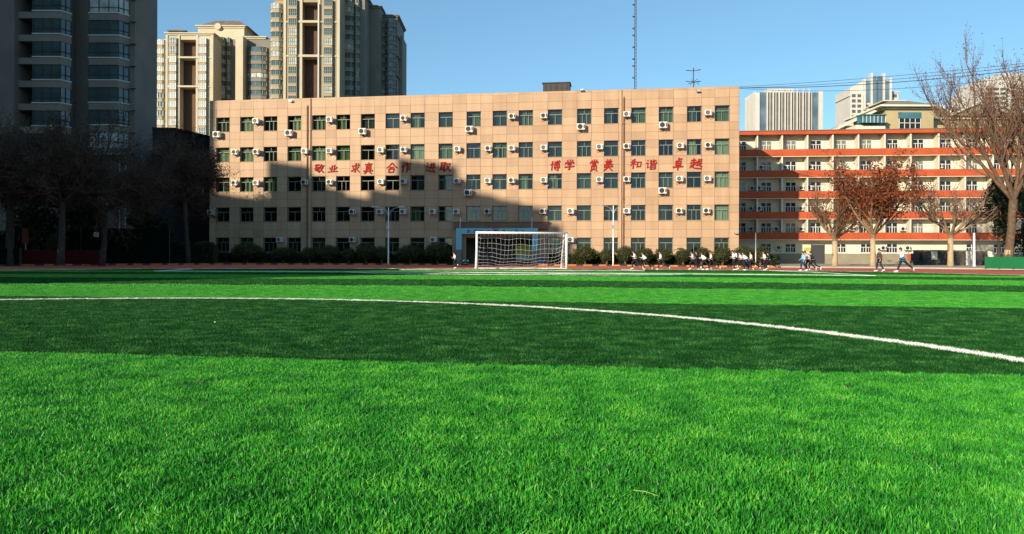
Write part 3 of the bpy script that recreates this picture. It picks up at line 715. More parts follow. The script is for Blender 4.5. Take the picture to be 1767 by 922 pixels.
M['glass_curt'] = mat('curtained_window_glass', (.16, .17, .13), .2, .5, 1.5, spec=.5, stretch=(5, 1, .4))
def pane_me(h, mt):
    m_ = MB(); m_.box(.05, WO - .05, BR - .06, BR - .04, .05, h - .05); return m_.mesh('pane', mt)
wm, wg = cross_win(1.62), cross_win(1.35)
pm = [pane_me(1.62, M['glass_black']), pane_me(1.62, M['glass_curt'])]; pg_ = pane_me(1.35, M['glass_black'])
rg = random.Random(9)
for k in range(6):
    for i, u in enumerate(FIN[:-1]):
        uw = u + .83
        if k == 0:
            if i in (0, 3, 7, 8): continue
            o = put('window', wg, ob, (uw, 0, 1.72)); put('pane', pg_, o)
        else:
            o = put('window', wm, ob, (uw, 0, FZ[k - 1] + .90)) if k < 6 else None
            put('pane', pm[rg.random() < .18], o)
# dark doorway and yellow plaque on the ground floor
u0 = OF.at(1400, 430, BR)[0]; u1 = OF.at(1421, 430, BR)[0]
m_ = MB(); m_.box(u0, u1, BR - .12, BR - .061, .02, 2.9); m_.box(u0 - .08, u0, BR - .2, BR - .061, .02, 2.98); m_.box(u1, u1 + .08, BR - .2, BR - .061, .02, 2.98); m_.build('door', M['frame_dark'], ob)
u0 = OF.at(1387, 430, BR)[0]; u1 = OF.at(1398, 430, BR)[0]
m_ = MB(); m_.box(u0, u1, BR - .11, BR - .091, 2.0, 2.5); m_.build('plaque', M['board_yellow'], ob)
acm = ACK[('side', 1)]
for k, xs in ((4, (1313, 1355, 1398, 1441, 1576, 1621)), (3, (1297.5, 1310, 1382.5, 1396)), (2, (1296, 1310, 1382, 1395)), (1, (1296, 1339.5, 1382.5, 1470, 1558)), (0, (1344, 1524, 1566))):
    for px in xs:
        u, z = OF.at(px, 400, BR - .5)
        z = FZ[k - 1] + 1.28 if k else 2.15
        bay = sum(1 for f_ in FIN if f_ < u)
        ac = thing('air_conditioner', f'air conditioner on orange block, {["ground", "second", "third", "fourth", "fifth"][k]} floor, {ordinal[bay]} bay from left{", right of window" if u - FIN[bay-1] > 1.6 else ""}', 'air conditioner', OF.world(u - .4, BR, z), OF.rz, 'air conditioners on the orange block')
        for nm, me in zip(('body', 'fan_guard', 'bracket'), acm): put(nm, me, ac)

# ---------------------------------------------------------------- apartment towers
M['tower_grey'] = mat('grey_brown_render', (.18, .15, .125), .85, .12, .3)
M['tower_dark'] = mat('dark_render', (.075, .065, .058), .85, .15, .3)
M['spandrel'] = mat('spandrel_render', (.23, .19, .155), .8, .1, .5)
M['sill_white'] = mat('pale_sill', (.55, .53, .48), .6)
M['tower_glass'] = mat('tower_glass', (.05, .085, .085), .06, .5, .25, spec=.8)
M['tower_glass_light'] = mat('curtained_tower_glass', (.42, .45, .42), .15, .35, .8, spec=.6)
M['t_cream'] = mat('cream_tower_render', (.48, .42, .30), .8, .08, .2)
M['t_tan'] = mat('tan_tower_render', (.33, .27, .185), .8, .1, .2)
M['t_brown'] = mat('brown_recess', (.11, .065, .045), .85, .2, .15)
M['t_grey'] = mat('grey_tower_render', (.20, .18, .15), .8, .1, .2)
M['t_roof'] = mat('brown_roof', (.17, .13, .11), .8, .2, .5)
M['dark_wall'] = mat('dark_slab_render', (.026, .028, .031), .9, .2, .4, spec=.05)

# near left tower, in the shade
YT = 99.0; fl = 3.02
tw = thing('apartment_tower', 'dark grey apartment tower in shade at the left edge with stacked bay windows', 'building', (0, 0, 0))
X = lambda px, Y: deep(px, 443, Y).x
b = MB()
b.box(X(127, YT), X(231, YT), YT, 105.3, 0, 72, 0); b.box(-66, -57.5, 105.31, 116, 0, 72, 0)
b.box(X(54, 95), X(127, YT) - .01, 96.3, 112, 0, 72, 0)
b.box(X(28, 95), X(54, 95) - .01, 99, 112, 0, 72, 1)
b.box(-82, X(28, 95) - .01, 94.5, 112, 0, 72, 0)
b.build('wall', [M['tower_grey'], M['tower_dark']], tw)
def hex_bay(name, x0, x1, x2, yb, yf, zs, gh, parent, mull=3):
    """bay of storeys: front x0..x1 at yf, slanted side to x2 at yb"""
    def ring(g): return [(x0 - g, yb), (x0 - g, yf - g), (x1 + g*.4, yf - g), (x2 + g, yb)]
    sp = MB(); sp.slab(ring(0), -(fl - gh), -.14, 0); sp.slab(ring(.09), -.14, 0, 1); sp.slab(ring(.05), -(fl - gh) - .06, -(fl - gh) - .001, 0)
    smesh = sp.mesh('spandrel', [M['spandrel'], M['sill_white']])
    g = MB(); g.slab(ring(-.08), .002, gh - .06, 0); gme = [g.mesh('pane', M['tower_glass']), g.mesh('pane', M['tower_glass_light'])]
    fr = MB()
    for i in range(mull + 1):
        xx = x0 + (x1 - x0) * i / mull; fr.box(xx - .05, xx + .05, yf - .01, yf + .08, .001, gh - .06)
    fr.box(x0, x1, yf + .01, yf + .06, gh*.32, gh*.32 + .07)
    for t in (.0, .5, 1.0):
        p = Vector((x1, yf, 0)).lerp(Vector((x2, yb, 0)), t); fr.tube([(p.x, p.y - .02, .001), (p.x, p.y - .02, gh - .06)], .05, 4)
    p, q = Vector((x1, yf - .01, gh*.32)), Vector((x2, yb - .01, gh*.32)); fr.tube([p, q], .045, 4)
    fme = fr.mesh('frame', M['frame_dark'])
    for z in zs:
        o = put(name, smesh, parent, (0, 0, z)); put('pane', gme[0 if random.Random(int(z*100)).random() < .9 else 1], o); put('frame', fme, o)
zs2 = [33.75 - fl * k for k in range(-7, 7)]
hex_bay('bay_window', X(152, 97.7), X(203, 97.7), X(222, YT), YT - .01, 97.7, zs2, 2.02, tw)
zs1 = [33.1 - fl * k for k in range(-7, 6)]
hex_bay('bay_window', X(55, 95), X(103, 95), X(122, 96.3), 96.29, 95.0, zs1, 2.0, tw)
for z in zs2:
    m_ = MB(); m_.box(X(224, YT), X(236, YT), YT - .5, YT - .003, z - .95, z - .85); m_.build('ledge', M['spandrel'], tw)
for z in zs1:
    m_ = MB(); m_.box(X(28, 95) + .01, X(54, 95) - .02, 95.2, 98.99, z - 1.0, z - .15); m_.build('balcony', M['spandrel'], tw)
    m_ = MB(); m_.box(-68.4 + .2, -67.3, 94.44, 94.499, z - .1, z + 1.5); m_.build('window', M['frame_dark'], tw)
for px in (207, 217):
    m_ = MB(); m_.tube([(X(px, YT), YT - .12, 0), (X(px, YT), YT - .12, 17.5)], .07, 6); m_.build('drainpipe', M['sill_white'], tw)
m_ = MB(); x_ = X(184, YT); m_.box(x_ - .5, x_ + .45, YT - .45, YT - .002, 5.9 + 1.4, 6.6 + 1.5); m_.build('vent_box', M['steel'], tw)

# dark slab building between the tower and the school
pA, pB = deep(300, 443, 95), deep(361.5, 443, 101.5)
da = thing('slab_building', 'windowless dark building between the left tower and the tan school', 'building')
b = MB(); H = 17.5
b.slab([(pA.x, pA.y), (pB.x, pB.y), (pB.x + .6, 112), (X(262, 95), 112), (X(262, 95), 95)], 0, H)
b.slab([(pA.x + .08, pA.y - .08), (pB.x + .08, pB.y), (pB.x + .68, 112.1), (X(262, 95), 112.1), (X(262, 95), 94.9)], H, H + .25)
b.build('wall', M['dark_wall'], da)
for t, z in ((.72, 14.2), (.9, 14.1)):
    p = pA.lerp(pB, t); m_ = MB(); m_.box(p.x, p.x + .35, p.y - .5, p.y, z, z + .45); m_.build('lamp', M['ac_white'], da)
p = pA.lerp(pB, .78); m_ = MB(); m_.tube([(p.x + .1, p.y, 9.6), (p.x + .12, p.y, 11.9)], .09, 6); m_.tube([(p.x, p.y, 9.55), (p.x + .3, p.y + .2, 9.55)], .07, 5); m_.build('vent_pipe', M['sill_white'], da)

# portal towers behind the school
def oriel(wd, fh, gh, pr, kind):
    """one storey of a bay: spandrel below, glazing above"""
    s_ = MB(); g = MB()
    if kind == 'flat': poly = [(0, .0), (0, -pr), (wd, -pr), (wd, .0)]
    else: poly = [(0, 0), (wd*.06, -pr*.55), (wd*.27, -pr), (wd*.73, -pr), (wd*.94, -pr*.55), (wd, 0)]
    def off(g_): 
        return [(x + (g_ if x > wd/2 else -g_), y - (g_ if y < 0 else 0)) for x, y in poly]
    s_.slab(off(.0)[::-1], 0, fh - gh - .12, 0); s_.slab(off(.14)[::-1], fh - gh - .12, fh - gh, 1); s_.slab(off(.12)[::-1], -.1, -.002, 1)
    g.slab(off(-.1)[::-1], fh - gh + .001, fh - .101, 0)
    n = 4 if kind == 'flat' else 6
    fr = MB()
    for i in range(n + 1):
        t = i / n * (len(poly) - 1) if kind != 'flat' else None
        if kind == 'flat': x, y = wd * i / n, -pr
        else:
            j = min(int(t), len(poly) - 2); q = t - j; x = poly[j][0] + (poly[j+1][0] - poly[j][0]) * q; y = poly[j][1] + (poly[j+1][1] - poly[j][1]) * q
        fr.box(x - .07, x + .07, y - .02, y + .12, fh - gh + .001, fh - .101)
    if kind == 'flat': fr.box(0, wd, -pr - .02, -pr + .1, fh - gh*.62, fh - gh*.62 + .1)
    return s_, g, fr
def bays(parent, u0, u1, back, ztop, n, fh, gh, pr, kind, mats, lit=.3, seed=1, skip=()):
    s_, g, fr = oriel(u1 - u0, fh, gh, pr, kind)
    sm, fm = s_.mesh('spandrel', mats), fr.mesh('frame', M['frame_white'] if lit > .5 else M['frame_green'])
    gms = [g.mesh('pane', M['tower_glass']), g.mesh('pane', M['tower_glass_light'])]; rr = random.Random(seed)
    for k in range(n):
        if k in skip: continue
        o = put('bay_window', sm, parent, (u0, back, ztop - fh * (k + 1))); put('pane', gms[rr.random() < lit], o); put('frame', fm, o)

def cornice(b, x0, x1, y0, y1, z, m=1):
    b.box(x0 - .3, x1 + .3, y0 - .3, y1 + .3, z, z + .5, m); b.box(x0 - .7, x1 + .7, y0 - .7, y1 + .7, z + .5, z + .9, m)
def hip(b, x0, x1, y0, y1, z0, z1, ins, m):
    v = [(x0, y0, z0), (x1, y0, z0), (x1, y1, z0), (x0, y1, z0), (x0 + ins, y0 + ins, z1), (x1 - ins, y0 + ins, z1), (x1 - ins, y1 - ins, z1), (x0 + ins, y1 - ins, z1)]
    b.add(v, ((0,3,2,1),(4,5,6,7),(0,1,5,4),(1,2,6,5),(2,3,7,6),(3,0,4,7)), m)

# tower A
DA = 240.0; A = thing('apartment_tower', 'cream portal fronted apartment tower with hipped roof behind the left end of school', 'building', (0, DA, 0))
ax = lambda px, back=0: X(px, DA + back); az = lambda py, back=0: CAMH + (441.2 - py) / F * (DA + back)
b = MB(); zt = az(62)
b.box(ax(287), ax(308), 0, 14, 0, zt, 0); b.box(ax(339), ax(366), 0, 14, 0, zt, 0)
b.box(ax(308), ax(339), 3.2, 14, 0, zt, 1); b.box(ax(308), ax(339), 0, 3.2, az(69), zt, 0)
for y in (100, 150): b.box(ax(308) - 3.5, ax(339) + 2.6, -.5, 3.0, az(y + 1.5), az(y - 1.5), 2); b.box(ax(287) - .2, ax(366) + .2, -.25, 0, az(y + 1), az(y - .5), 2)
for px in (287, 307.7, 339.3, 365.5): b.box(ax(px) - .35, ax(px) + .35, -.3, 0, 0, zt, 2)
cornice(b, ax(287), ax(366), 0, 14, zt, 2)
b.box(ax(366) + .01, ax(465), 9, 30, 0, az(68, 9), 3); cornice(b, ax(405), ax(440), 9, 28, az(68, 9), 2)
b.box(ax(405, 5), ax(418, 5), 5, 9, 0, az(62, 5), 0)
b.box(ax(271), ax(287) - .01, 4, 20, 0, az(68, 4), 0)
b.box(ax(340, 12), ax(420, 12), 12, 30, zt, az(47, 12), 0); cornice(b, ax(340, 12), ax(420, 12), 12, 30, az(49, 12), 2); hip(b, ax(338, 12), ax(428, 12), 11.4, 31, az(46.5, 12), az(29, 12), 5, 4)
b.tube([(ax(376, 12), 11.0, az(47, 12)), (ax(376, 12), 14, az(47, 12))], [1.1, 1.1], 16, 2)
b.box(ax(287), ax(312), 2, 9, zt + .9, az(52), 2); b.box(ax(284), ax(316), 1, 10, az(51.9), az(50.5), 4)
b.build('wall', [M['t_cream'], M['t_brown'], M['t_cream'], M['t_grey'], M['t_roof']], A)
mt = [M['t_tan'], M['t_cream']]
bays(A, ax(293), ax(304.5), 0, az(66), 14, 2.98, 2.25, 1.0, 'flat', mt, .85, 2)
bays(A, ax(344), ax(356), 0, az(66), 14, 2.98, 2.25, 1.0, 'flat', mt, .85, 3)
bays(A, ax(271, 4), ax(286.5, 4), 4, az(70, 4), 14, 2.98, 1.9, 1.5, 'round', mt, .6, 4)
bays(A, ax(376, 9), ax(390, 9), 9, az(66, 9), 14, 2.98, 1.9, 1.8, 'round', mt, .4, 5)
bays(A, ax(391, 9), ax(398, 9), 9, az(66, 9), 14, 2.98, 1.9, 1.2, 'round', mt, .4, 6)
bays(A, ax(425, 9), ax(462, 9), 9, az(82, 9), 12, 2.98, 1.7, 1.6, 'round', [M['t_grey'], M['t_grey']], .1, 7)

# tower B
DB = 226.0; B = thing('apartment_tower', 'taller tan portal fronted apartment tower rising out of the top of the picture', 'building', (0, DB, 0))
bx = lambda px, back=0: X(px, DB + back); bz = lambda py, back=0: CAMH + (441.6 - py) / F * (DB + back)
zt = bz(-14); b = MB()
b.box(bx(490), bx(519), 0, 13, 0, zt, 0); b.box(bx(549), bx(583), 0, 13, 0, zt, 0)
b.box(bx(519), bx(549), 3.2, 13, 0, zt, 1); b.box(bx(519), bx(549), 0, 3.2, bz(4), zt, 0)
for y in (38, 97): b.box(bx(519) - 3, bx(549) + .5, -.5, 3.0, bz(y + 2), bz(y - 2), 2); b.box(bx(490) - .2, bx(583) + .2, -.3, 0, bz(y + 1.5), bz(y - 1), 2)
for px in (490.5, 518.5, 549.5, 583): b.box(bx(px) - .4, bx(px) + .4, -.35, 0, 0, zt, 2)
cornice(b, bx(490), bx(583), 0, 13, zt, 2)
b.box(bx(466), bx(490) - .01, 3, 18, 0, bz(0, 3), 0); cornice(b, bx(466), bx(490) - .8, 3, 18, bz(0, 3), 2)
b.box(bx(583) + .01, bx(628, 11), 11, 30, 0, bz(-6, 11), 3); cornice(b, bx(596, 11), bx(628, 11), 11, 30, bz(-6, 11), 3)
b.box(bx(628, 11), bx(655, 19), 19, 34, 0, bz(14, 19), 3); cornice(b, bx(630, 11), bx(654, 19), 19, 34, bz(14, 19), 3)
b.box(bx(642, 24), bx(684, 24), 24, 40, 0, bz(30, 24), 3); cornice(b, bx(645, 24), bx(684, 24), 24, 40, bz(30, 24), 3)
b.box(bx(684, 24) + .002, bx(690, 24), 28, 38, 0, bz(56, 24), 3)
for y in (62, 96, 130): b.box(bx(642, 24), bx(684, 24) + .5, 23.5, 40.5, bz(y + 1.2, 24), bz(y - 1.2, 24), 3)
b.build('wall', [M['t_tan'], M['t_brown'], M['t_cream'], M['t_grey'], M['t_roof']], B)
m_ = MB(); m_.tube([(bx(549.5), -.6, 0), (bx(549.5), -.6, bz(8))], .25, 6); m_.build('drainpipe', M['sill_white'], B)
mt = [M['t_tan'], M['t_cream']]; gy = [M['t_grey'], M['t_grey']]
bays(B, bx(498), bx(512), 0, bz(0), 12, 3.0, 2.2, 1.0, 'flat', mt, .45, 12)
bays(B, bx(559), bx(573), 0, bz(0), 12, 3.0, 2.2, 1.0, 'flat', mt, .2, 13)
bays(B, bx(466, 3), bx(489, 3), 3, bz(8, 3), 11, 3.0, 1.75, 1.8, 'round', mt, .3, 14)
bays(B, bx(590, 11), bx(611, 11), 11, bz(-2, 11), 12, 3.0, 1.9, 2.0, 'round', mt, .12, 15)
bays(B, bx(612, 11), bx(620, 11), 11, bz(-2, 11), 12, 3.0, 1.9, 1.4, 'round', mt, .2, 16)
bays(B, bx(646, 24), bx(665, 24), 24, bz(34, 24), 10, 3.0, 1.6, 1.8, 'round', gy, .08, 17)
bays(B, bx(666, 24), bx(683, 24), 24, bz(34, 24), 10, 3.0, 1.6, 2.2, 'round', gy, .15, 18)

# ---------------------------------------------------------------- far buildings on the right
M['off_white'] = mat('white_cladding', (.52, .50, .46), .6, .05, .2)
M['off_glass'] = mat('blue_grey_glass', (.10, .15, .19), .12, .4, .12, spec=.8)
M['off_slot'] = mat('grey_window_strip', (.10, .10, .095), .4, .3, .3)
DO = 420.0; O = thing('office_building', 'white office building with tall vertical fins behind the orange block', 'building', (0, DO, 0))
ox = lambda px, back=0: X(px, DO + back); oz = lambda py: CAMH + (444.6 - py) / F * DO
b = MB(); zt = oz(160)
b.box(ox(1310), ox(1412), .8, 17.5, 0, oz(159), 1); b.box(ox(1303), ox(1310), 0, 17.5, 0, zt, 0); b.box(ox(1412), ox(1419), 0, 17.5, 0, oz(157), 0)
b.box(ox(1327), ox(1375), 5, 15, oz(159), oz(150), 0); b.build('wall', [M['off_white'], M['off_glass']], O)
n = 15
for i in range(n + 1):
    px = 1323 + (1400 - 1323) * i / n; big = i % 2 == 0
    m_ = MB(); m_.box(ox(px) - (.30 if big else .17), ox(px) + (.30 if big else .17), -.6 if big else .1, .8, 0, oz(153.5 if big else 158)); m_.build('fin', M['off_white'], O)
m_ = MB()
for i in range(n):
    a, c = 1323 + (1400 - 1323) * i / n, 1323 + (1400 - 1323) * (i + 1) / n
    m_.quad((ox(a), .78, 0), (ox(c), .78, 0), (ox(c), .78, oz(159.5)), (ox(a), .78, oz(159.5)))
m_.build('window_strips', M['off_slot'], O)
x0 = ox(1303) - .002
for i in range(8):
    m_ = MB(); m_.box(x0 - .5, x0, .3 + 2.4 * i, 1.0 + 2.4 * i, 0, oz(158)); m_.build('fin', M['off_white'], O)
m_ = MB(); m_.quad((x0, .2, 0), (x0, 17.4, 0), (x0, 17.4, oz(161)), (x0, .2, oz(161))); m_.build('side_window_strips', M['off_slot'], O)

DH = 380.0; Hh = thing('hotel_building', 'cream high rise with glazed centre and roof pylons far behind the orange block', 'building', (0, DH, 0))
hx = lambda px, back=0: X(px, DH + back); hz = lambda py: CAMH + (445.0 - py) / F * DH
b = MB(); b.prism([(hx(1466), 0), (hx(1489), 0), (hx(1489), hz(141)), (hx(1480), hz(144)), (hx(1466), hz(152))], 0, 17, 0)
b.box(hx(1466) - .6, hx(1466) - .002, -.3, 17.2, hz(166), hz(163), 0)
b.box(hx(1489) + .01, hx(1533), 0, 17, 0, hz(139), 0); b.box(hx(1533) + .01, hx(1556), 4, 28, 0, hz(157), 0); b.box(hx(1532) + .1, hx(1558), 3.5, 28.5, hz(157), hz(154.5), 0)
b.build('wall', [M['off_white']], Hh)
for px, y in ((1489, 137), (1501, 127), (1522, 127), (1533.5, 135)):
    m_ = MB(); m_.box(hx(px) - .5, hx(px) + .5, -1.6, 1, hz(190) if px in (1489, 1533.5) else 0, hz(y)); m_.build('pylon', M['off_white'], Hh)
for a, c, y0, y1 in ((1490.5, 1499.5, 140, 176), (1503, 1510, 132, 235), (1512.5, 1520, 132, 235), (1523.5, 1532, 140, 176)):
    m_ = MB(); m_.box(hx(a), hx(c), -1.0, -.002, hz(y1), hz(y0))
    m_.build('glazing_bay', M['off_glass'], Hh)
m2 = MB(); m2.box(hx(1463), hx(1469.5), -.05, -.002, 0, 1.7); wm1 = m2.mesh('window', M['off_slot'])
for k in range(6):
    for px in (1469, 1478.5):
        put('window', wm1, Hh, (hx(px) - hx(1463), 0, hz(168 + 9 * k)))
    if k > 1:
        for px in (1491.5, 1524): put('window', wm1, Hh, (hx(px) - hx(1463), 0, hz(168 + 9 * k)))
for px in (1538, 1547): put('window', wm1, Hh, (hx(px) - hx(1463), 4, hz(165)))

# ochre houses with hipped roofs just behind the orange block
M['ochre'] = mat('ochre_render', (.40, .32, .18), .8, .1, .3)
M['tile_grey'] = mat('grey_brown_roof_tile', (.23, .20, .16), .8, .15, 1.5)
M['teal_glass'] = mat('teal_glass', (.045, .13, .15), .1, .4, .6, spec=.7)
DV = 150.0; V = thing('mansard_house', 'ochre hip roofed house with teal glazed bay above the orange block', 'house', (0, DV, 0))
vx = lambda px, back=0: X(px, DV + back); vz = lambda py: CAMH + (445.4 - py) / F * DV
b = MB(); b.box(vx(1527), vx(1610), 0, 14, 0, vz(186), 0); b.box(vx(1527) - .3, vx(1610) + .5, -.5, 14.5, vz(189), vz(186.8), 1)
b.box(vx(1456), vx(1527) - .01, 3, 14, 0, vz(213), 0)
b.box(vx(1476, -2), vx(1527, -2), -2, 3, 0, vz(219), 1)
b.build('wall', [M['ochre'], M['cream']], V)
b = MB(); hip(b, vx(1513), vx(1612), -1.4, 15.2, vz(183), vz(169), 4.2, 0); b.box(vx(1513) - .1, vx(1612) + .1, -1.5, 15.3, vz(186), vz(183) - .002, 1); b.box(vx(1536), vx(1577), 3, 11, vz(169) + .002, vz(167.5), 1)
v0 = [(vx(1452), 1.5, vz(221)), (vx(1527), 1.5, vz(186)), (vx(1527), 12, vz(186)), (vx(1452), 12, vz(221))]
b.add(v0 + [(x, y, z + .5) for x, y, z in v0], ((0,3,2,1),(4,5,6,7),(0,1,5,4),(1,2,6,5),(2,3,7,6),(3,0,4,7)), 1)
b.build('roof', [M['tile_grey'], M['cream']], V)
m_ = MB(); m_.slab([(vx(1478, -2), -1.9), (vx(1487, -3), -3.2), (vx(1526, -3), -3.2), (vx(1526, -3), 3)], vz(217), vz(205)); m_.build('glazed_bay', M['teal_glass'], V)
m_ = MB(); m_.slab([(vx(1476, -2), -2.0), (vx(1486, -3), -3.5), (vx(1527, -3), -3.5), (vx(1527, -3), 3)], vz(205), vz(203)); m_.build('bay_roof', M['teal_glass'], V)
m_ = MB()
for i in range(7):
    x = vx(1487, -3) + (vx(1526, -3) - vx(1487, -3)) * i / 6; m_.box(x - .05, x + .05, -3.3, -3.2, vz(217), vz(205))
m_.build('bay_frame', M['frame_white'], V)
m_ = MB(); m_.box(vx(1550), vx(1587), -.12, -.002, vz(222), vz(205)); m_.build('window', M['glass_black'], V)
m_ = MB(); m_.box(vx(1549), vx(1588), -.2, -.002, vz(204.8), vz(194)); m_.build('transom', M['teal_glass'], V)
m_ = MB()
for i in range(5):
    x = vx(1550) + (vx(1587) - vx(1550)) * i / 4; m_.box(x - .06, x + .06, -.22, -.121, vz(222), vz(205))
m_.box(vx(1550), vx(1587), -.22, -.121, vz(213), vz(212)); m_.build('frame', M['frame_white'], V)

V2 = thing('mansard_house', 'ochre gabled house behind the bare tree at the right end of orange block', 'house', (0, DV + 4, 0))
b = MB(); b.box(vx(1613), vx(1800), 1, 14, 0, vz(196), 0); b.box(vx(1611), vx(1802), .4, 14.5, vz(198), vz(195.6), 1)
b.build('wall', [M['ochre'], M['cream']], V2)
b = MB()
def gable(x0, x1, zb, zp, y0, y1):
    xm = (x0 + x1) / 2; v = [(x0, y0, zb), (x1, y0, zb), (xm, y0, zp), (x0, y1, zb), (x1, y1, zb), (xm, y1, zp)]
    b.add(v, ((0, 1, 2), (5, 4, 3), (0, 2, 5, 3), (2, 1, 4, 5), (0, 3, 4, 1)), 0)
    for (p, q) in (((x0 - .4, zb - .2), (xm, zp + .25)), ((xm, zp + .25), (x1 + .4, zb - .2))):
        b.prism([p, q, (q[0], q[1] + .45), (p[0], p[1] + .45)], y0 - .6, y0 - .05, 1)
gable(vx(1618), vx(1672), vz(194), vz(178), 1, 14); gable(vx(1660), vx(1760), vz(193), vz(172), -.4, 14.3)
hip(b, vx(1640), vx(1800), 2, 16, vz(190), vz(166), 5, 0)
b.build('roof', [M['tile_grey'], M['cream']], V2)
for px in (1616, 1655):
    m_ = MB(); m_.box(vx(px), vx(px + 9), .85, .998, vz(217), vz(207)); m_.build('window', M['glass_black'], V2)

# pale tower seen through the bare tree at the far right
DP = 330.0; T = thing('residential_tower', 'pale stepped high rise seen through the twigs of the big bare tree', 'building', (0, DP, 0))
px_ = lambda p: X(p, DP); pz = lambda py: CAMH + (446 - py) / F * DP
b = MB(); b.box(px_(1694), px_(1735), 0, 25, 0, pz(150), 0); b.box(px_(1700), px_(1733), 2, 22, pz(150), pz(134), 0); b.box(px_(1736), px_(1800), 5, 30, 0, pz(122), 0)
b.build('wall', [M['off_white']], T)
m2 = MB(); m2.box(0, 2.6, -.06, -.002, 0, 1.2); wm2 = m2.mesh('window', M['off_slot'])
for k in range(9):
    for p, y in ((1700, 0), (1713, 0), (1725, 0), (1742, 5), (1757, 5)): put('window', wm2, T, (px_(p), y, pz(156 + 8 * k)))

# ---------------------------------------------------------------- the neighbouring estate on the left of the field, whose shade falls on it
DH_ = Vector((-math.sin(R(SUN_AZ)), -math.cos(R(SUN_AZ)), 0)); TE = math.tan(R(SUN_EL))   # the way the light travels
PQ = lambda p, q: (p * DH_.y + q * DH_.x, -p * DH_.x + q * DH_.y)
def pq_of(P): return P.x * DH_.y - P.y * DH_.x, P.x * DH_.x + P.y * DH_.y
def pqbox(b, p0, p1, q0, q1, z0, z1, m=0): b.slab([PQ(p0, q0), PQ(p0, q1), PQ(p1, q1), PQ(p1, q0)][::-1], z0, z1, m)
def shade_block(b, p0, p1, q1, z, dep=11):
    pqbox(b, p0, p1, q1 - dep, q1, 0, z); pqbox(b, p0 - .3, p1 + .3, q1 - dep - .4, q1 + .4, z, z + .35, 1)
    for k in range(1, int(z / 3)): pqbox(b, p0 + .3, p1 - .3, q1, q1 + .9, k * 3, k * 3 + 1.0, 1)
E1 = thing('apartment_block', 'long stepped apartment block left of the field that shades its far corner', 'building')
b = MB(); QE = -50.0
prof = [(363, 466, 345), (466, 533, 289), (533, 560, 312), (560, 592, 332), (592, 640, 346), (640, 690, 336), (690, 786, 287), (786, 810, 316), (810, 850, 340), (850, 895, 351), (895, 940, 363), (940, 965, 392), (965, 985, 420)]
for xa, xb, y in prof:
    ua, z = SF.at(xa, y); ub, _ = SF.at(xb, y); pa_, qa = pq_of(SF.world(ua, 0)); pb_, qb = pq_of(SF.world(ub, 0))
    shade_block(b, pa_, pb_, QE, z + ((qa + qb) / 2 - QE) * TE)
pl, _ = pq_of(SF.world(SF.at(363, 400)[0], 0)); pr, qr = pq_of(SF.world(SF.at(985, 400)[0], 0))
g0, gq = pq_of(ground(690, 474.5)); g1, gq1 = pq_of(ground(120, 489.4))
shade_block(b, pr, pr + 3.5, QE, (64 - QE) * TE); shade_block(b, pr + 3.5, (pr + g0) / 2, QE, (37 - QE) * TE); shade_block(b, (pr + g0) / 2, g1, QE, (31 - QE) * TE)
b.build('wall', [M['tower_grey'], M['spandrel']], E1)
E2 = thing('apartment_tower', 'tall apartment tower at the far left that keeps the grey tower in shade', 'building')
b = MB(); shade_block(b, pl - 50, pl + .6, -32, 84, 16); b.build('wall', [M['tower_grey'], M['spandrel']], E2)
print('SHADE', pl, pr, g0, g1)
# ---------------------------------------------------------------- goal
gl, gr = ground(822.5, 465), ground(977.5, 465.2)
gd = (gr - gl); GW = gd.length; GH = deep(822, 401.5, gl.y).z
goal = thing('football_goal', 'white football goal with sagging net on the far goal line', 'goal', gl, math.atan2(gd.y, gd.x))
PR = .088; DEPT = 1.9; TOPD = .75
b = MB(); b.tube([(0, 0, 0), (0, 0, GH)], PR, 10); b.build('post', M['white_paint'], goal, True)
b = MB(); b.tube([(GW, 0, 0), (GW, 0, GH)], PR, 10); b.build('post', M['white_paint'], goal, True)
b = MB(); b.tube([(-PR, 0, GH), (GW + PR, 0, GH)], PR, 10); b.build('crossbar', M['white_paint'], goal, True)
for x in (.06, GW - .06):
    b = MB(); b.tube([(x, 0, GH - .02), (x, TOPD, GH - .05), (x, DEPT, .06), (x, 0, .05)], .045, 6); b.build('side_frame', M['white_paint'], goal)
b = MB(); b.tube([(0, DEPT, .06), (GW, DEPT, .06)], .045, 6); b.build('ground_bar', M['white_paint'], goal)
M['net'] = mat('net_cord', (.80, .80, .78), .8)
b = MB(); NX, NZ = 22, 9; r = .0065; rr = random.Random(3)
def netp(i, k):
    u, t = i / NX, k / NZ; s = min(1, t / .12) * min(1, (1 - t) / .1 + .25)
    sag = .42 * math.sin(math.pi * u) ** .5 * math.sin(math.pi * min(1, t * 1.02)) + .05 * math.sin(7 * u * 3.1 + 2 * t)
    y = (TOPD * .9 + (DEPT - TOPD) * t) ; 
    z = GH * (1 - t) - sag * 1.1; x = GW * u + .04 * math.sin(5 * t + i)
    return (min(max(x, .05), GW - .05), y - .45 * math.sin(math.pi * t) * math.sin(math.pi * u) ** .6, max(.02, z))
for i in range(NX + 1): b.tube([netp(i, k) for k in range(NZ + 1)], r * .8, 3, cap=False)
for k in range(NZ + 1): b.tube([netp(i, k) for i in range(NX + 1)], r * 1.3, 3, cap=False)
for i in range(0, NX + 1): b.tube([(GW * i / NX, 0.02, GH - .05), (GW * i / NX, TOPD * .5, GH - .12), netp(i, 0)], r, 3, cap=False)
for q in (.5,): b.tube([(GW * i / NX, TOPD * q, GH - .08 - .05 * math.sin(i)) for i in range(NX + 1)], r, 3, cap=False)
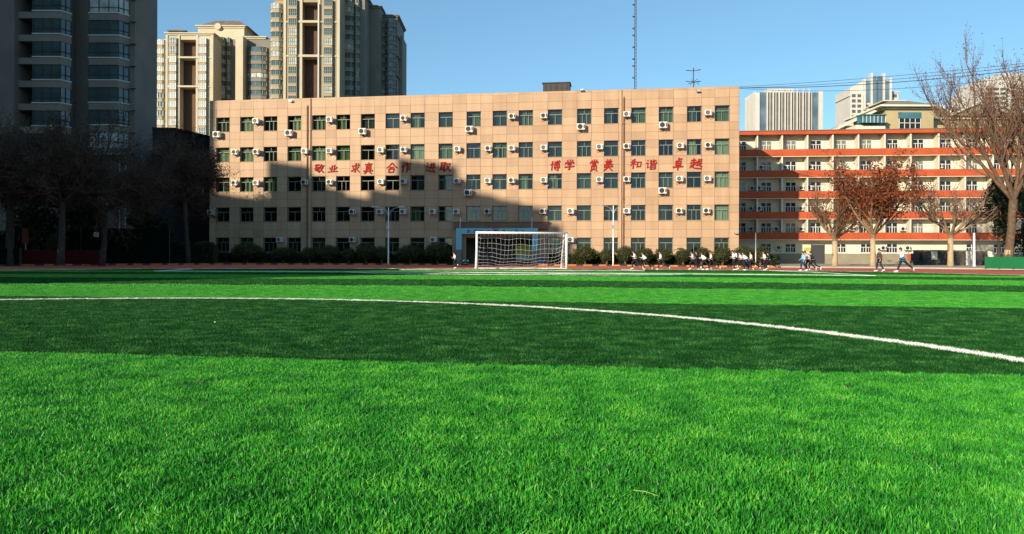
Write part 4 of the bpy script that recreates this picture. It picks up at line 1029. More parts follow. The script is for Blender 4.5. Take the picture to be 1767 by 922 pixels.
for x0 in (.06, GW - .06):
    for k in range(1, NZ + 1):
        z = GH * (1 - k / NZ); ym = TOPD + (DEPT - TOPD) * k / NZ
        b.tube([(x0, ym * j / 4, max(.02, z - .22 * math.sin(math.pi * j / 4))) for j in range(5)], r, 3, cap=False)
    for j in range(1, 8, 2): b.tube([(x0, DEPT * j / 8, z) for z in (.03, GH * .5, GH * (1 if j < 3 else (1 - (j / 8 * DEPT - TOPD) / (DEPT - TOPD))))], r, 3, cap=False)
b.build('net', M['net'], goal)

# ---------------------------------------------------------------- lamp posts, pole
def lamp(px, pbase, ptop, label, arms=True, rad=.07, H=None):
    g0 = ground(px, pbase); g0.z = .13; H = deep(px, ptop, g0.y).z - .13
    l = thing('lamp_post', label, 'lamp post', g0, 0, 'lamp posts round the track')
    b = MB(); b.tube([(0, 0, 0), (0, 0, .5), (0, 0, H)], [rad * 1.2, rad * 1.1, rad * .7], 8); b.build('pole', M['white_paint'] if arms else M['steel'], l, True)
    b = MB(); b.tube([(0, 0, 0), (0, 0, .06)], rad * 2.2, 8); b.build('base', M['steel'], l)
    if arms:
        for s in (-1, 1):
            b = MB(); b.tube([(0, 0, H - .9), (s*.25, 0, H - .35), (s*.7, -.1, H - .08), (s*1.15, -.15, H)], .035, 5); b.build('arm', M['steel'], l)
            b = MB(); b.box(min(s*1.05, s*1.7), max(s*1.05, s*1.7), -.28, -.02, H - .02, H + .08); b.build('lamp_head', M['steel'], l)
        b = MB(); b.box(-.14, .14, -.2, -.07, H * .62, H * .62 + .35); b.build('control_box', M['steel'], l)
    return l
lamp(670, 458.8, 358, 'white lamp post with twin arms in front of the shaded wall left of goal')
lamp(1058, 460.2, 355, 'white lamp post with twin arms in front of the sunlit wall right of goal')
lamp(1304, 461.2, 402, 'thin pole beside the right end of the clipped bushes', False, .06)
p0 = ground(1681, 462); p0.z = .11; H = deep(1679.5, 403, p0.y).z - .11
wp_ = thing('white_post', 'plain white post on the pale path before the dark wall', 'post', p0)
b = MB(); b.tube([(0, 0, 0), (0, 0, .25), (-.02, 0, H)], [.17, .13, .10], 10); b.build('shaft', M['white_paint'], wp_, True)
b = MB(); b.tube([(-.02, 0, H), (-.02, 0, H + .06)], [.12, .05], 10); b.build('cap', M['white_paint'], wp_)

# ---------------------------------------------------------------- clipped bushes
def leaf_quads(b, c, d, s, rg_):
    n = Vector((rg_.gauss(0, 1), rg_.gauss(0, 1), rg_.gauss(0, 1))) + d * 1.2
    if n.length < 1e-3: n = Vector((0, 0, 1))
    n.normalize(); a = n.orthogonal().normalized(); a.rotate(Matrix.Rotation(rg_.uniform(0, 6.28), 3, n)); e = n.cross(a)
    s1, s2 = s * rg_.uniform(.7, 1.3), s * rg_.uniform(.35, .6)
    c = Vector(c); b.add((c - a*s1, c - e*s2, c + a*s1, c + e*s2), ((0, 1, 2, 3),), 0)
M['bush_leaf'] = leafmat('clipped_bush_leaf', (.028, .040, .010), (.10, .105, .028), .2)
M['hedge_leaf'] = leafmat('low_hedge_leaf', (.012, .022, .008), (.035, .05, .018), .2)
M['bush_core'] = mat('bush_twigs', (.02, .022, .012), .95)
def bush_mesh(seed, flat=.82):
    rg_ = random.Random(seed); b = MB()
    for i in range(1900):
        t = rg_.uniform(0, 2*math.pi); z = rg_.uniform(-1, 1); q = math.sqrt(1 - z*z); d = Vector((q*math.cos(t), q*math.sin(t), z))
        k = (1 + .24 * noise.noise(d * 2.4 + Vector((seed, 0, 0)))) * rg_.uniform(.80, 1.06)
        leaf_quads(b, (d.x*k, d.y*k, d.z*k*flat), d, .075, rg_)
    b.blob((0, 0, 0), .80, .80, .80*flat, 12, 8, 1, .1, seed)
    return b.mesh('crown', [M['bush_leaf'], M['bush_core']])
bmesh_ = [bush_mesh(s) for s in (1, 2, 3, 4)]
tm = MB()
for i in range(4): tm.tube([(.03*math.cos(i*1.6), .03*math.sin(i*1.6), 0), (.10*math.cos(i*1.6), .10*math.sin(i*1.6), .5), (.3*math.cos(i*1.6), .3*math.sin(i*1.6), 1.0)], [.05, .045, .03], 5)
tmesh = tm.mesh('trunk', M['bark'])
BU = [(352,417,46),(427,421,56),(489,427,44),(534,427.5,30),(568,423.5,38),(602,428,26),(632,420,40),(659,425,26),(708,423,48),(755,420,50),(1010,427,46),(1047,430,27),(1079,425,30),(1112,428,32),(1145,429.5,32),(1179,430,30),(1211,427,32),(1247,427,32),(1284,425.5,34),(1312,425.5,30)]
rg = random.Random(21)
pos_words = 'first second third fourth fifth sixth seventh eighth ninth tenth'.split()
for i, (px, py, wpx) in enumerate(BU):
    u, _ = SF.at(px, 440, -2.3); g0 = SF.world(u, -2.3, .12); sc_ = g0.y / F
    top = deep(px, py, g0.y).z; rx = wpx * sc_ / 2 * 1.02; rz_ = min(max(.78 * rx, .9), (top - .5) * .5)
    side = f'{pos_words[i]} clipped round bush from left, in the shade before the school' if i < 10 else f'{pos_words[i-10]} clipped round bush right of the goal, before the sunny school wall'
    bu = thing('round_bush', side, 'bush', g0, rg.uniform(0, 6), 'clipped round bushes before the school')
    c = put('crown', bmesh_[i % 4], bu, (0, 0, top - .12 - rz_)); c.scale = (rx, rx * .9, rz_ / .82)
    t_ = put('trunk', tmesh, bu); t_.scale = (1.2, 1.2, max(.4, (top - .12 - rz_ * 1.4)))
def hedge(name, label, A, Bq, wid, h, n, seed, m, cat='hedge', z0=.12):
    rg_ = random.Random(seed); A, Bq = Vector((*A[:2], z0)), Vector((*Bq[:2], z0)); d = Bq - A; L = d.length; d.normalize(); nn = Vector((-d.y, d.x, 0))
    o = thing(name, label, cat, A); b = MB()
    for i in range(n):
        x = rg_.uniform(0, L); y = rg_.uniform(-.5, .5) * wid; z = h * (rg_.random() ** .6) * (1 + .10 * noise.noise(Vector((x * .6, seed, 0))))
        if rg_.random() < .6: y = -.5 * wid + rg_.uniform(-.1, .1)
        p = d * x + nn * y; leaf_quads(b, (p.x, p.y, z), Vector((0, -.6, .6)), .16, rg_)
    p0, p1 = nn * (-wid*.36), d * L + nn * (wid*.36); q0 = d * L + nn * (-wid*.36); q1 = nn * (wid*.36)
    b.slab([p0, q0, p1, q1], 0, h * .86, 1)
    b.build('foliage', [m, M['bush_core']], o)
h0, h1 = SF.world(SF.at(366, 450, -1.2)[0], -1.1), SF.world(DOORU[0] - .6, -1.1)
hedge('low_hedge', 'low dark hedge along the shaded left half of school wall', h0, h1, .9, 1.25, 5200, 4, M['hedge_leaf'])
h0, h1 = SF.world(DOORU[1] + 2.2, -1.1), SF.world(SF.at(1345, 450, -1.1)[0], -1.1)
hedge('low_hedge', 'low dark hedge along the right half of school wall behind runners', h0, h1, .9, 1.15, 5200, 5, M['hedge_leaf'])

# ---------------------------------------------------------------- trees
def branch(b, p, d, L, r, lev, rg_, P, tips):
    """one limb as a wobbling tube; its own branches start along it"""
    n = 4; pts = [p]; rad = [r]; dd = d.copy()
    for i in range(n):
        dd = (dd + Vector((rg_.gauss(0, P['wob']), rg_.gauss(0, P['wob']), rg_.gauss(0, P['wob']) + P['up'])) ).normalized()
        p = p + dd * (L / n); pts.append(p); rad.append(r * (1 - (1 - P['tap']) * (i + 1) / n))
    sides = 7 if lev == 0 else (5 if lev == 1 else 3)
    b[0 if lev < P['crown_from'] else 1].tube(pts, rad, sides, cap=False)
    if lev >= P['depth']:
        tips.append((pts[-1], dd)); tips.append((pts[2], dd)); return
    k = P['kids'][lev]
    for j in range(k):
        t = P['start'] + (1 - P['start']) * (j + rg_.random()) / k; i = min(int(t * n), n - 1); q = pts[i].lerp(pts[i + 1], t * n - i)
        base = (pts[i + 1] - pts[i]).normalized(); ax_ = base.orthogonal().normalized(); ax_.rotate(Matrix.Rotation(rg_.uniform(0, 6.283), 3, base))
        nd = (base * math.cos(P['ang']) + ax_ * math.sin(P['ang']) * rg_.uniform(.7, 1.2)).normalized()
        branch(b, q, nd, L * P['len'] * rg_.uniform(.75, 1.2) * (1.1 - .35 * t), max(rad[i] * P['rad'], P['rmin']), lev + 1, rg_, P, tips)
    branch(b, pts[-1], dd, L * P['len'] * .95, max(rad[-1] * .9, P['rmin']), lev + 1, rg_, P, tips)
def tree(name, label, loc, trunk_h, r0, limbs, limb_len, seed, mt, mtw, P0=None, lean=(0, 0), spread=.9, paint=None, group=None, leaf=None, leafn=3, leafs=.14, cat='tree'):
    P = dict(wob=.12, up=.05, tap=.55, kids=(5, 5, 4), start=.3, ang=.75, len=.55, rad=.55, rmin=.016, depth=3, crown_from=1); P.update(P0 or {})
    rg_ = random.Random(seed); t = thing(name, label, cat, loc, 0, group); b = [MB(), MB()]; tips = []
    pts = [Vector((lean[0] * k / 5 + rg_.gauss(0, .03), lean[1] * k / 5, trunk_h * k / 5)) for k in range(6)]
    pts[0] = Vector((0, 0, -.15)); rad = [r0 * 1.35, r0 * 1.05, r0 * .98, r0 * .93, r0 * .9, r0 * .95]
    b[0].tube(pts, rad, 10)
    for i in range(limbs):
        a = 2*math.pi * (i + rg_.uniform(-.25, .25)) / limbs; s = spread * rg_.uniform(.7, 1.15)
        d = Vector((math.cos(a) * math.sin(s), math.sin(a) * math.sin(s), math.cos(s)))
        branch(b, pts[-1] - Vector((0, 0, .1)), d, limb_len * rg_.uniform(.8, 1.15), r0 * .55, 0, rg_, P, tips)
    b[0].build('trunk', mt, t, True); b[1].build('crown', mtw, t)
    if paint:
        m_ = MB(); n = 6; m_.tube([pts[0].lerp(pts[0], 0)] + [Vector((lean[0] * z / trunk_h, lean[1] * z / trunk_h, z)) for z in (paint * .2, paint * .6, paint)], [r0 * 1.4, r0 * 1.10, r0 * 1.03, r0 * 1.0], 12); m_.build('limewash', M['bark_pale'], t, True)
    if leaf:
        m_ = MB()
        for p, d in tips:
            for k in range(leafn):
                q = p + Vector((rg_.gauss(0, .28), rg_.gauss(0, .28), rg_.gauss(0, .28))); leaf_quads(m_, q, Vector((0, 0, .3)), leafs, rg_)
        m_.build('foliage', leaf, t)
    return t
M['bark_mid'] = mat('brown_plane_bark', (.22, .15, .085), .9, .35, 3, .4)
M['twig_tall'] = mat('red_brown_twig', (.14, .085, .058), .9, .2, 2)
M['bark'] = mat('brown_bark', (.12, .075, .045), .9, .35, 4, .5)
M['dead_leaf'] = leafmat('rust_brown_leaf', (.11, .028, .010), (.30, .085, .028), .25)
M['twig_leaf'] = leafmat('withered_leaf', (.10, .055, .025), (.18, .10, .045), .25)
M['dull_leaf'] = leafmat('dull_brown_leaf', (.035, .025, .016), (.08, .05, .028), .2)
M['dark_leaf'] = leafmat('dark_evergreen_leaf', (.010, .022, .010), (.035, .055, .022), .15)
def at_g(px, py, z=.1): g_ = ground(px, py); g_.z = z; return g_
pol = dict(kids=(4, 4, 3), ang=.6, up=.10, wob=.10, len=.60, rmin=.022, tap=.6)
tree('plane_tree', 'bare pollarded plane tree with pale trunk, left of the russet tree', at_g(1440.5, 461), 3.05, .27, 7, 3.3, 31, M['bark_mid'], M['twig'], dict(pol), paint=2.7, spread=1.05, group='plane trees on the pale path', leaf=M['twig_leaf'], leafn=1, leafs=.09)
tree('plane_tree', 'plane tree still carrying russet leaves over its pale trunk', at_g(1506, 462), 3.3, .25, 8, 4.4, 57, M['bark_mid'], M['twig'], paint=2.9, P0=dict(pol, kids=(5, 5, 4), up=.11, start=.12), spread=.76, group='plane trees on the pale path', leaf=M['dead_leaf'], leafn=3, leafs=.15)
tree('plane_tree', 'bare pollarded plane tree with pale trunk, right of the russet tree', at_g(1640, 462), 3.4, .27, 7, 3.4, 35, M['bark_mid'], M['twig_grey'], dict(pol), paint=3.0, spread=1.0, group='plane trees on the pale path', leaf=M['twig_leaf'], leafn=1, leafs=.08)
BTP = at_g(1738, 464)
tree('bare_tree', 'tallest bare tree with limewashed foot at the right edge', BTP, 6.6, .38, 7, 8.4, 41, M['bark'], M['twig_tall'], dict(kids=(7, 7, 6), ang=.55, up=.15, wob=.11, len=.55, rmin=.015, tap=.5, start=.25), lean=(.6, 0), spread=.52, paint=1.7, leaf=M['twig_leaf'], leafn=1, leafs=.10)

def evergreen(name, label, loc, h, rx, ry, n, seed, m, ls=.28, base=.15, group=None):
    rg_ = random.Random(seed); t = thing(name, label, 'tree', loc, 0, group)
    b = MB(); b.tube([(0, 0, -.1), (.05, 0, h * .4), (0, .05, h * .85)], [.22, .15, .05], 7)
    for i in range(9):
        a = i * 2.4; z = h * (.25 + .065 * i); b.tube([(0, 0, z), (rx * .7 * math.cos(a), ry * .7 * math.sin(a), z + h * .08)], [.07, .02], 4)
    b.build('trunk', M['bark_dark'], t); b = MB()
    cl = [(Vector((rg_.gauss(0, .42), rg_.gauss(0, .42), rg_.uniform(-.85, .9))), rg_.uniform(.22, .42)) for i in range(26)]
    for i in range(n):
        c, r = rg_.choice(cl); d = Vector((rg_.gauss(0, 1), rg_.gauss(0, 1), rg_.gauss(0, 1))).normalized()
        k = 1 - .45 * max(0, c.z); q = Vector((c.x * k, c.y * k, c.z)) + d * r * rg_.uniform(.5, 1.0)
        leaf_quads(b, (q.x * rx, q.y * ry, h * (base + (1 - base) * (q.z + 1.05) / 2.1)), d, ls, rg_)
    b.build('crown', m, t); return t
evergreen('evergreen_tree', 'dense dark evergreen tree left of the tallest bare trunk', at_g(1723, 461.5), 9.6, 2.0, 2.0, 5200, 3, M['dark_leaf'], .2, .38)
evergreen('evergreen_tree', 'dark evergreen behind the tallest bare trunk at the right edge', at_g(1768, 459.5), 11.0, 2.0, 2.6, 4500, 6, M['dark_leaf'], .2, .05)

# shaded trees and boards in the left corner
dk = dict(kids=(8, 8, 7), ang=.8, up=.0, wob=.15, len=.62, rmin=.022, tap=.5, start=.2)
G5 = 'bare trees in the shaded left corner'
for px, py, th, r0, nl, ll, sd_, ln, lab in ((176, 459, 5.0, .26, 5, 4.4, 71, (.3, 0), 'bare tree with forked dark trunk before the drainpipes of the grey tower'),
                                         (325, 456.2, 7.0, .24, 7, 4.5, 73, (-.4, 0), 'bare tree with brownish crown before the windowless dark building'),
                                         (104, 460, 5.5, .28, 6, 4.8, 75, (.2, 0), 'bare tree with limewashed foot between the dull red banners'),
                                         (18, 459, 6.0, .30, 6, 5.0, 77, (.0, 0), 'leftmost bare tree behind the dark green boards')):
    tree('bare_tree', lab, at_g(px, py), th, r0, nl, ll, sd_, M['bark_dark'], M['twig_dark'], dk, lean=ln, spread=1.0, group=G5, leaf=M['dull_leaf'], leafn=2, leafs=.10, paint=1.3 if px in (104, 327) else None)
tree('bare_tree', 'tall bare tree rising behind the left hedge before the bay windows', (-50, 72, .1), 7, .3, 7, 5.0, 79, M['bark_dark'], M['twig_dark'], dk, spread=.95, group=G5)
for px, Y, h, rx, sd_, lab in ((60, 74, 9.0, 3.4, 8, 'dark evergreen behind the leftmost bare trees'), (140, 80, 8.0, 3.2, 9, 'dark evergreen between the forked bare tree and the tower'), (-40, 70, 10, 3.4, 10, 'dark evergreen cut by the left picture edge'), (240, 86, 6.0, 2.6, 11, 'low dark evergreen under the drainpipes of the grey tower')):
    p = deep(px, 443, Y); evergreen('evergreen_tree', lab, (p.x, p.y, .1), h, rx, 2.5, 3600, sd_, M['dark_leaf'], .30, .02, 'evergreens in the shaded left corner')
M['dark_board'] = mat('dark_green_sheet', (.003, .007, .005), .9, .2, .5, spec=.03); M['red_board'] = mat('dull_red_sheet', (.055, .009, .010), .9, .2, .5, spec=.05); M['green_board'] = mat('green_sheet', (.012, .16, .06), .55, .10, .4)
def board(name, label, pA, pB, h, m, cat, z0=.1, posts=4, rails=True, group=None):
    A_, B_ = Vector((pA[0], pA[1], z0)), Vector((pB[0], pB[1], z0)); d = B_ - A_; L = d.length
    o = thing(name, label, cat, A_, math.atan2(d.y, d.x), group)
    b = MB(); n = max(2, int(L / 1.0))
    for i in range(n): b.box(L * i / n, L * (i + 1) / n - .015, 0, .05 if i % 2 else .06, .04, h)
    b.build('panel', m, o)
    for i in range(posts):
        b = MB(); x = L * i / (posts - 1); b.box(x - .05, x + .05, .062, .16, 0, h + .05); b.build('post', M['frame_dark'], o)
    return o
gp = lambda px, py: tuple(ground(px, py)[:2])
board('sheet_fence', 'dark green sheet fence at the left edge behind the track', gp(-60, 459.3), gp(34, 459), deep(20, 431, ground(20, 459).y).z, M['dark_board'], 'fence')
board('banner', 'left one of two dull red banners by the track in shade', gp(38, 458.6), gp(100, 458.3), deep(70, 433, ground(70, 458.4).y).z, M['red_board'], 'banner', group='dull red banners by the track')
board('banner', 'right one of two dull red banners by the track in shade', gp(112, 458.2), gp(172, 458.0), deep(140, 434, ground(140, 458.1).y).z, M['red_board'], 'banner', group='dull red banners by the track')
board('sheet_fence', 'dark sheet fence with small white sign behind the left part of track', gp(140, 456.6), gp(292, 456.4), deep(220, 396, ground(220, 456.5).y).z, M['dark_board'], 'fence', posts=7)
p = deep(166, 405, ground(166, 457).y - .3)
ns = thing('small_sign', 'small white sign with a dark mark fixed on the dark fence', 'sign', p)
b = MB(); b.box(-.24, .24, 0, .03, -.24, .24); b.build('plate', M['white_paint'], ns)
b = MB(); b.box(-.13, .13, -.012, -.002, -.15, -.09); b.box(-.13, .13, -.012, -.002, -.03, .03); b.box(-.13, -.07, -.012, -.002, .03, .13); b.box(.07, .13, -.012, -.002, .03, .13); b.build('mark', M['ac_dark'], ns)
M['dull_orange'] = mat('dull_orange_sheet', (.16, .035, .012), .7, .15, 1)
p = deep(43, 404, ground(43, 458).y + 1)
os_ = thing('hanging_sign', 'dull orange upright sign in the dark left corner', 'sign', (p.x, p.y, .1))
b = MB(); b.box(-.3, .3, 0, .06, p.z - 1.0, p.z + .45); b.build('plate', M['dull_orange'], os_); b = MB(); b.tube([(0, .1, 0), (0, .1, p.z + .3)], .04, 6); b.build('post', M['steel'], os_)
hedge('tall_hedge', 'tall dark hedge filling the left corner behind the boards', gp(-80, 455.4), gp(300, 455.2), 1.6, 3.6, 9000, 14, M['hedge_leaf'])
hedge('tall_hedge', 'dark hedge at the foot of the windowless building', gp(285, 455.0), gp(372, 455.8), 1.2, 2.4, 3000, 15, M['hedge_leaf'])
# right: green boards, dark wall
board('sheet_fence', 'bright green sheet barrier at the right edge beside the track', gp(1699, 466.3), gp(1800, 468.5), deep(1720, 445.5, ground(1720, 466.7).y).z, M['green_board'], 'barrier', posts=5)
M['wall_dark'] = mat('dark_stained_wall', (.085, .07, .05), .9, .3, .6, col2=(.035, .03, .026))
pA, pB = deep(1577, 443, 93), deep(1712, 443, 91); dw = Face(tuple(pA[:2]), tuple(pB[:2]))
wl = thing('boundary_wall', 'dark stained low wall with cream piers behind the bare plane trees', 'wall', dw.world(0, 0, .1), dw.rz)
b = MB(); hz_ = deep(1640, 431, 92).z
b.box(0, dw.L, 0, .3, 0, hz_ - .3); b.build('body', M['wall_dark'], wl); b = MB(); b.box(-.06, dw.L + .06, -.07, .37, hz_ - .298, hz_ - .14); b.build('coping', M['wainscot'], wl)
for px in (1612, 1672, 1709):
    b = MB(); u = dw.at(px, 440)[0]; b.box(u - .35, u + .35, -.12, -.003, .7 if px == 1612 else .02, hz_ - .31); b.build('pier', M['cream'], wl)
for px in (1582, 1596, 1632, 1650, 1690):
    b = MB(); u = dw.at(px, 440)[0]; b.box(u - .7, u + .7, -.04, -.003, .5, 1.5); b.build('panel', M['rust_dark'], wl)
u0 = OF.at(1569, 440, .5)[0]
pp = thing('poster_board', 'small orange board before the wall of the orange block', 'sign', OF.world(u0, .4, .12), OF.rz)
b = MB(); b.box(-.28, .28, 0, .05, .5, 1.5); b.build('panel', M['orange'], pp); b = MB(); b.tube([(0, .08, 0), (0, .08, 1.4)], .03, 6); b.build('post', M['steel'], pp)

# ---------------------------------------------------------------- overhead cables from the school corner to a pole beyond the right edge
M['cable'] = mat('black_cable', (.03, .03, .032), .6)
c0_ = SF.world(SF.L - .3, .4, TOPZ - .1); PO = Vector((63, 62, .1))
up = thing('utility_pole', 'concrete utility pole carrying the overhead cables at right', 'pole', PO)
b = MB(); b.tube([(0, 0, 0), (0, 0, 21)], [.22, .14], 10); b.build('shaft', M['steel'], up); b = MB(); b.box(-.08, .08, -1.2, 1.2, 20.2, 20.35); b.build('crossarm', M['steel'], up)
for k, (yy, sag, r, za, lab) in enumerate(((-1.0, 1.3, .036, 0, 'thick black overhead cable, lowest at the school corner'), (-.4, .9, .022, .05, 'thin overhead cable just above the thick one'), (.3, 1.9, .022, .1, 'slack thin overhead cable sagging most of all'), (.9, .5, .022, .3, 'topmost thin overhead cable against the sky'))):
    e = PO + Vector((0, yy, 20.1)); s = c0_ + Vector((0, k * .3, za)); b = MB()
    b.tube([s.lerp(e, i / 24) - Vector((0, 0, sag * 4 * (i / 24) * (1 - i / 24))) for i in range(25)], r, 5)
    tag(b.build('overhead_cable', M['cable']), lab, 'cable', 'overhead cables from the school corner')
# ---------------------------------------------------------------- people
M['skin'] = mat('skin', (.50, .30, .21), .55); M['hair'] = mat('black_hair', (.012, .010, .010), .5)
CL = {k: mat(k + '_cloth', c, .85, .06, 9) for k, c in dict(white=(.72, .72, .72), cream=(.66, .62, .52), lilac=(.55, .50, .60), blue=(.03, .22, .48), black=(.018, .018, .022), navy=(.02, .025, .06), brown=(.075, .055, .045), shoe=(.75, .75, .74), grey=(.25, .25, .27), eye=(.02, .02, .02), lightblue=(.30, .52, .68)).items()}
def ensure_skin(name, verts, edges, root, sub=1):
    """grow one smooth surface round a jointed skeleton: verts = [(point, radius x, radius y)]"""
    me = bpy.data.meshes.new(name); me.from_pydata([v[0] for v in verts], edges, [])
    o = bpy.data.objects.new(name, me); COL.objects.link(o)
    bm = bmesh.new(); bm.from_mesh(me); lay = bm.verts.layers.skin.verify(); bm.verts.ensure_lookup_table()
    for i, v in enumerate(verts): bm.verts[i][lay].radius = (v[1], v[2]); bm.verts[i][lay].use_root = (i == root)
    bm.to_mesh(me); bm.free()
    sk = o.modifiers.new('skin', 'SKIN'); sk.use_smooth_shade = True
    ss = o.modifiers.new('sub', 'SUBSURF'); ss.levels = sub
    dg = bpy.context.evaluated_depsgraph_get(); out = bpy.data.meshes.new_from_object(o.evaluated_get(dg))
    bpy.data.objects.remove(o); bpy.data.meshes.remove(me); out.name = name; return out
def pose(pel, chest, neck, head, kn, an, toe, el, wr, sh=.17, hipw=.085):
    return dict(pel=pel, chest=chest, neck=neck, head=head, kn=kn, an=an, toe=toe, el=el, wr=wr, sh=sh, hip=hipw)
# x is the way they face, y to their left, z up; pairs are right, left
POSES = {
'stride': pose((0,0,.90), (.10,0,1.22), (.17,0,1.40), (.23,0,1.53), ((.30,-.09,.62), (-.16,.09,.52)), ((.26,-.09,.16), (-.60,.09,.30)), ((.42,-.09,.05), (-.62,.09,.12)), ((-.12,-.26,1.12), (.12,.27,1.08)), ((.10,-.24,1.00), (.34,.16,1.16))),
'reach': pose((0,0,.86), (.12,0,1.18), (.20,0,1.36), (.26,0,1.49), ((.16,-.09,.50), (-.22,.09,.56)), ((.02,-.09,.10), (-.58,.09,.20)), ((.18,-.09,.04), (-.66,.09,.06)), ((.16,-.27,1.06), (-.10,.26,1.06)), ((.40,-.18,1.10), (.16,.25,.98))),
'lift': pose((0,0,.90), (.06,0,1.23), (.11,0,1.41), (.16,0,1.54), ((.05,-.09,.50), (.18,.09,.58)), ((-.08,-.09,.10), (-.20,.09,.40)), ((.08,-.09,.04), (-.30,.09,.26)), ((-.10,-.26,1.10), (.05,.27,1.10)), ((.14,-.25,1.04), (.30,.17,1.12))),
'jog': pose((0,0,.90), (-.02,0,1.24), (.0,0,1.42), (.04,0,1.55), ((.17,-.09,.52), (.0,.09,.50)), ((.16,-.09,.12), (-.26,.09,.18)), ((.32,-.09,.05), (-.16,.09,.06)), ((-.10,-.25,1.14), (-.05,.25,1.14)), ((.10,-.22,1.02), (.16,.20,1.02))),
'long': pose((0,0,.84), (.06,0,1.17), (.10,0,1.35), (.13,0,1.48), ((.14,-.09,.46), (-.28,.09,.55)), ((.30,-.09,.10), (-.66,.09,.24)), ((.46,-.09,.05), (-.74,.09,.10)), ((-.14,-.27,1.02), (.10,.28,1.04)), ((.06,-.28,.86), (.26,.20,.96))),
'walk': pose((0,0,.90), (.02,0,1.24), (.03,0,1.42), (.06,0,1.55), ((.14,-.09,.50), (-.06,.09,.48)), ((.16,-.09,.09), (-.28,.09,.14)), ((.31,-.09,.04), (-.16,.09,.04)), ((.0,-.24,1.10), (-.05,.24,1.10)), ((.18,-.22,.98), (.05,.24,.86))),
'sit': pose((0,0,.22), (-.02,0,.56), (.03,0,.74), (.09,0,.86), ((.34,-.14,.50), (.34,.14,.50)), ((.36,-.12,.09), (.36,.12,.09)), ((.52,-.13,.04), (.52,.13,.04)), ((.10,-.27,.44), (.10,.27,.44)), ((.32,-.14,.46), (.32,.14,.46))),
}
def build_pose(nm, P):
    V = Vector; pel, ch, nk, hd = (V(P[k]) for k in ('pel', 'chest', 'neck', 'head')); out = {}
    fw = V((1, 0, 0)); up = (nk - pel).normalized()
    sho = [ch + up * .10 + V((0, s * P['sh'], 0)) for s in (-1, 1)]; hip = [pel + V((0, s * P['hip'], -.03)) for s in (-1, 1)]
    mid = (pel + ch) / 2
    # body: one continuous surface
    v = [(pel, .13, .10), (mid, .115, .085), (ch, .14, .095), (nk - up * .04, .06, .055), (nk + up * .03, .048, .048), (hd - up*.03, .075, .082), (hd + up * .06, .068, .078)]; e = [(0,1), (1,2), (2,3), (3,4), (4,5), (5,6)]
    for s in (0, 1):
        i = len(v); kn, an, toe = V(P['kn'][s]), V(P['an'][s]), V(P['toe'][s])
        v += [(hip[s], .085, .085), (hip[s].lerp(kn, .5), .072, .072), (kn, .054, .054), (kn.lerp(an, .35), .052, .052), (an, .034, .034), (toe.lerp(an, .35), .034, .03), (toe, .026, .022)]
        e += [(0, i)] + [(i + k, i + k + 1) for k in range(6)]
        i = len(v); el, wr = V(P['el'][s]), V(P['wr'][s]); hv = (wr - el).normalized()
        v += [(sho[s], .05, .05), (sho[s].lerp(el, .6), .042, .042), (el, .036, .036), (wr, .025, .025), (wr + hv * .07, .032, .02)]
        e += [(2, i)] + [(i + k, i + k + 1) for k in range(4)]
        pal = i + 4
        for q in range(5):                                    # fingers and thumb, slightly curled
            a = (q - 2) * .016; fd = (hv + V((.25, 0, -.25)) * (.5 if q else .1)).normalized() if q else (hv * .5 + V((.6, 0, .5))).normalized()
            side = V((0, 1, 0)) * a; ln = (.035, .05, .056, .052, .042)[q]; j = len(v)
            v += [(wr + hv * .085 + side + fd * ln * .5, .009, .009), (wr + hv * .085 + side + fd * ln * 1.3 + V((0, 0, -.012)), .0075, .0075)]; e += [(pal, j), (j, j + 1)]
    out['body'] = ensure_skin('body', v, e, 0, 1)
    # face: nose, ears, eyes on the front of the head
    b = MB(); hx = hd + up * .02
    b.add([hx + V((.075, -.012, -.02)), hx + V((.075, .012, -.02)), hx + V((.098, 0, -.022)), hx + V((.078, 0, .018))], ((0,2,3), (2,1,3), (0,1,2)))
    for s in (-1, 1): b.blob(hx + V((-.005, s*.082, -.005)), .02, .010, .03, 6, 4)
    out['nose_and_ears'] = b.mesh('nose_and_ears', M['skin'])
    b = MB()
    for s in (-1, 1): b.blob(hx + V((.074, s*.030, .018)), .010, .013, .009, 6, 4)
    b.box(hx.x + .071, hx.x + .079, -.022, .022, hx.z - .052, hx.z - .046); out['eyes'] = b.mesh('eyes', CL['eye'])
    # hair
    b = MB(); b.blob(hd + up * .055 + V((-.022, 0, .005)), .098, .092, .092, 12, 8, 0, .15, 3); b.blob(hd + V((-.06, 0, -.01)), .062, .085, .09, 10, 7)
    out['hair'] = b.mesh('hair', M['hair'], True)
    b = MB(); q = hd + V((-.10, 0, .06)); b.tube([q, q + V((-.08, 0, .0)), q + V((-.13, 0, -.10)), q + V((-.14, 0, -.2))], [.03, .04, .035, .012], 7); out['ponytail'] = b.mesh('ponytail', M['hair'], True)
    # jacket, trousers, shoes
    v = [(pel + up * .0, .165, .135), (mid, .155, .125), (ch, .175, .13), (nk - up * .03, .085, .08)]; e = [(0,1), (1,2), (2,3)]
    for s in (0, 1):
        i = len(v); el, wr = V(P['el'][s]), V(P['wr'][s]); v += [(sho[s], .075, .075), (sho[s].lerp(el, .6), .066, .066), (el, .06, .06), (wr.lerp(el, .12), .046, .046)]; e += [(2, i)] + [(i + k, i + k + 1) for k in range(3)]
    out['jacket'] = ensure_skin('jacket', v, e, 0, 1)
    b = MB(); q = pel + up * .02; n = 12
    rings = [(pel - up*.10, .175, .15), (pel + up*.02, .178, .148), (pel + up*.16, .172, .142)]
    for k, (c, ry, rx) in enumerate(rings):
        for i in range(n): t = 2*math.pi*i/n; b.v.append(tuple(c + V((rx*math.cos(t), ry*math.sin(t), 0))))
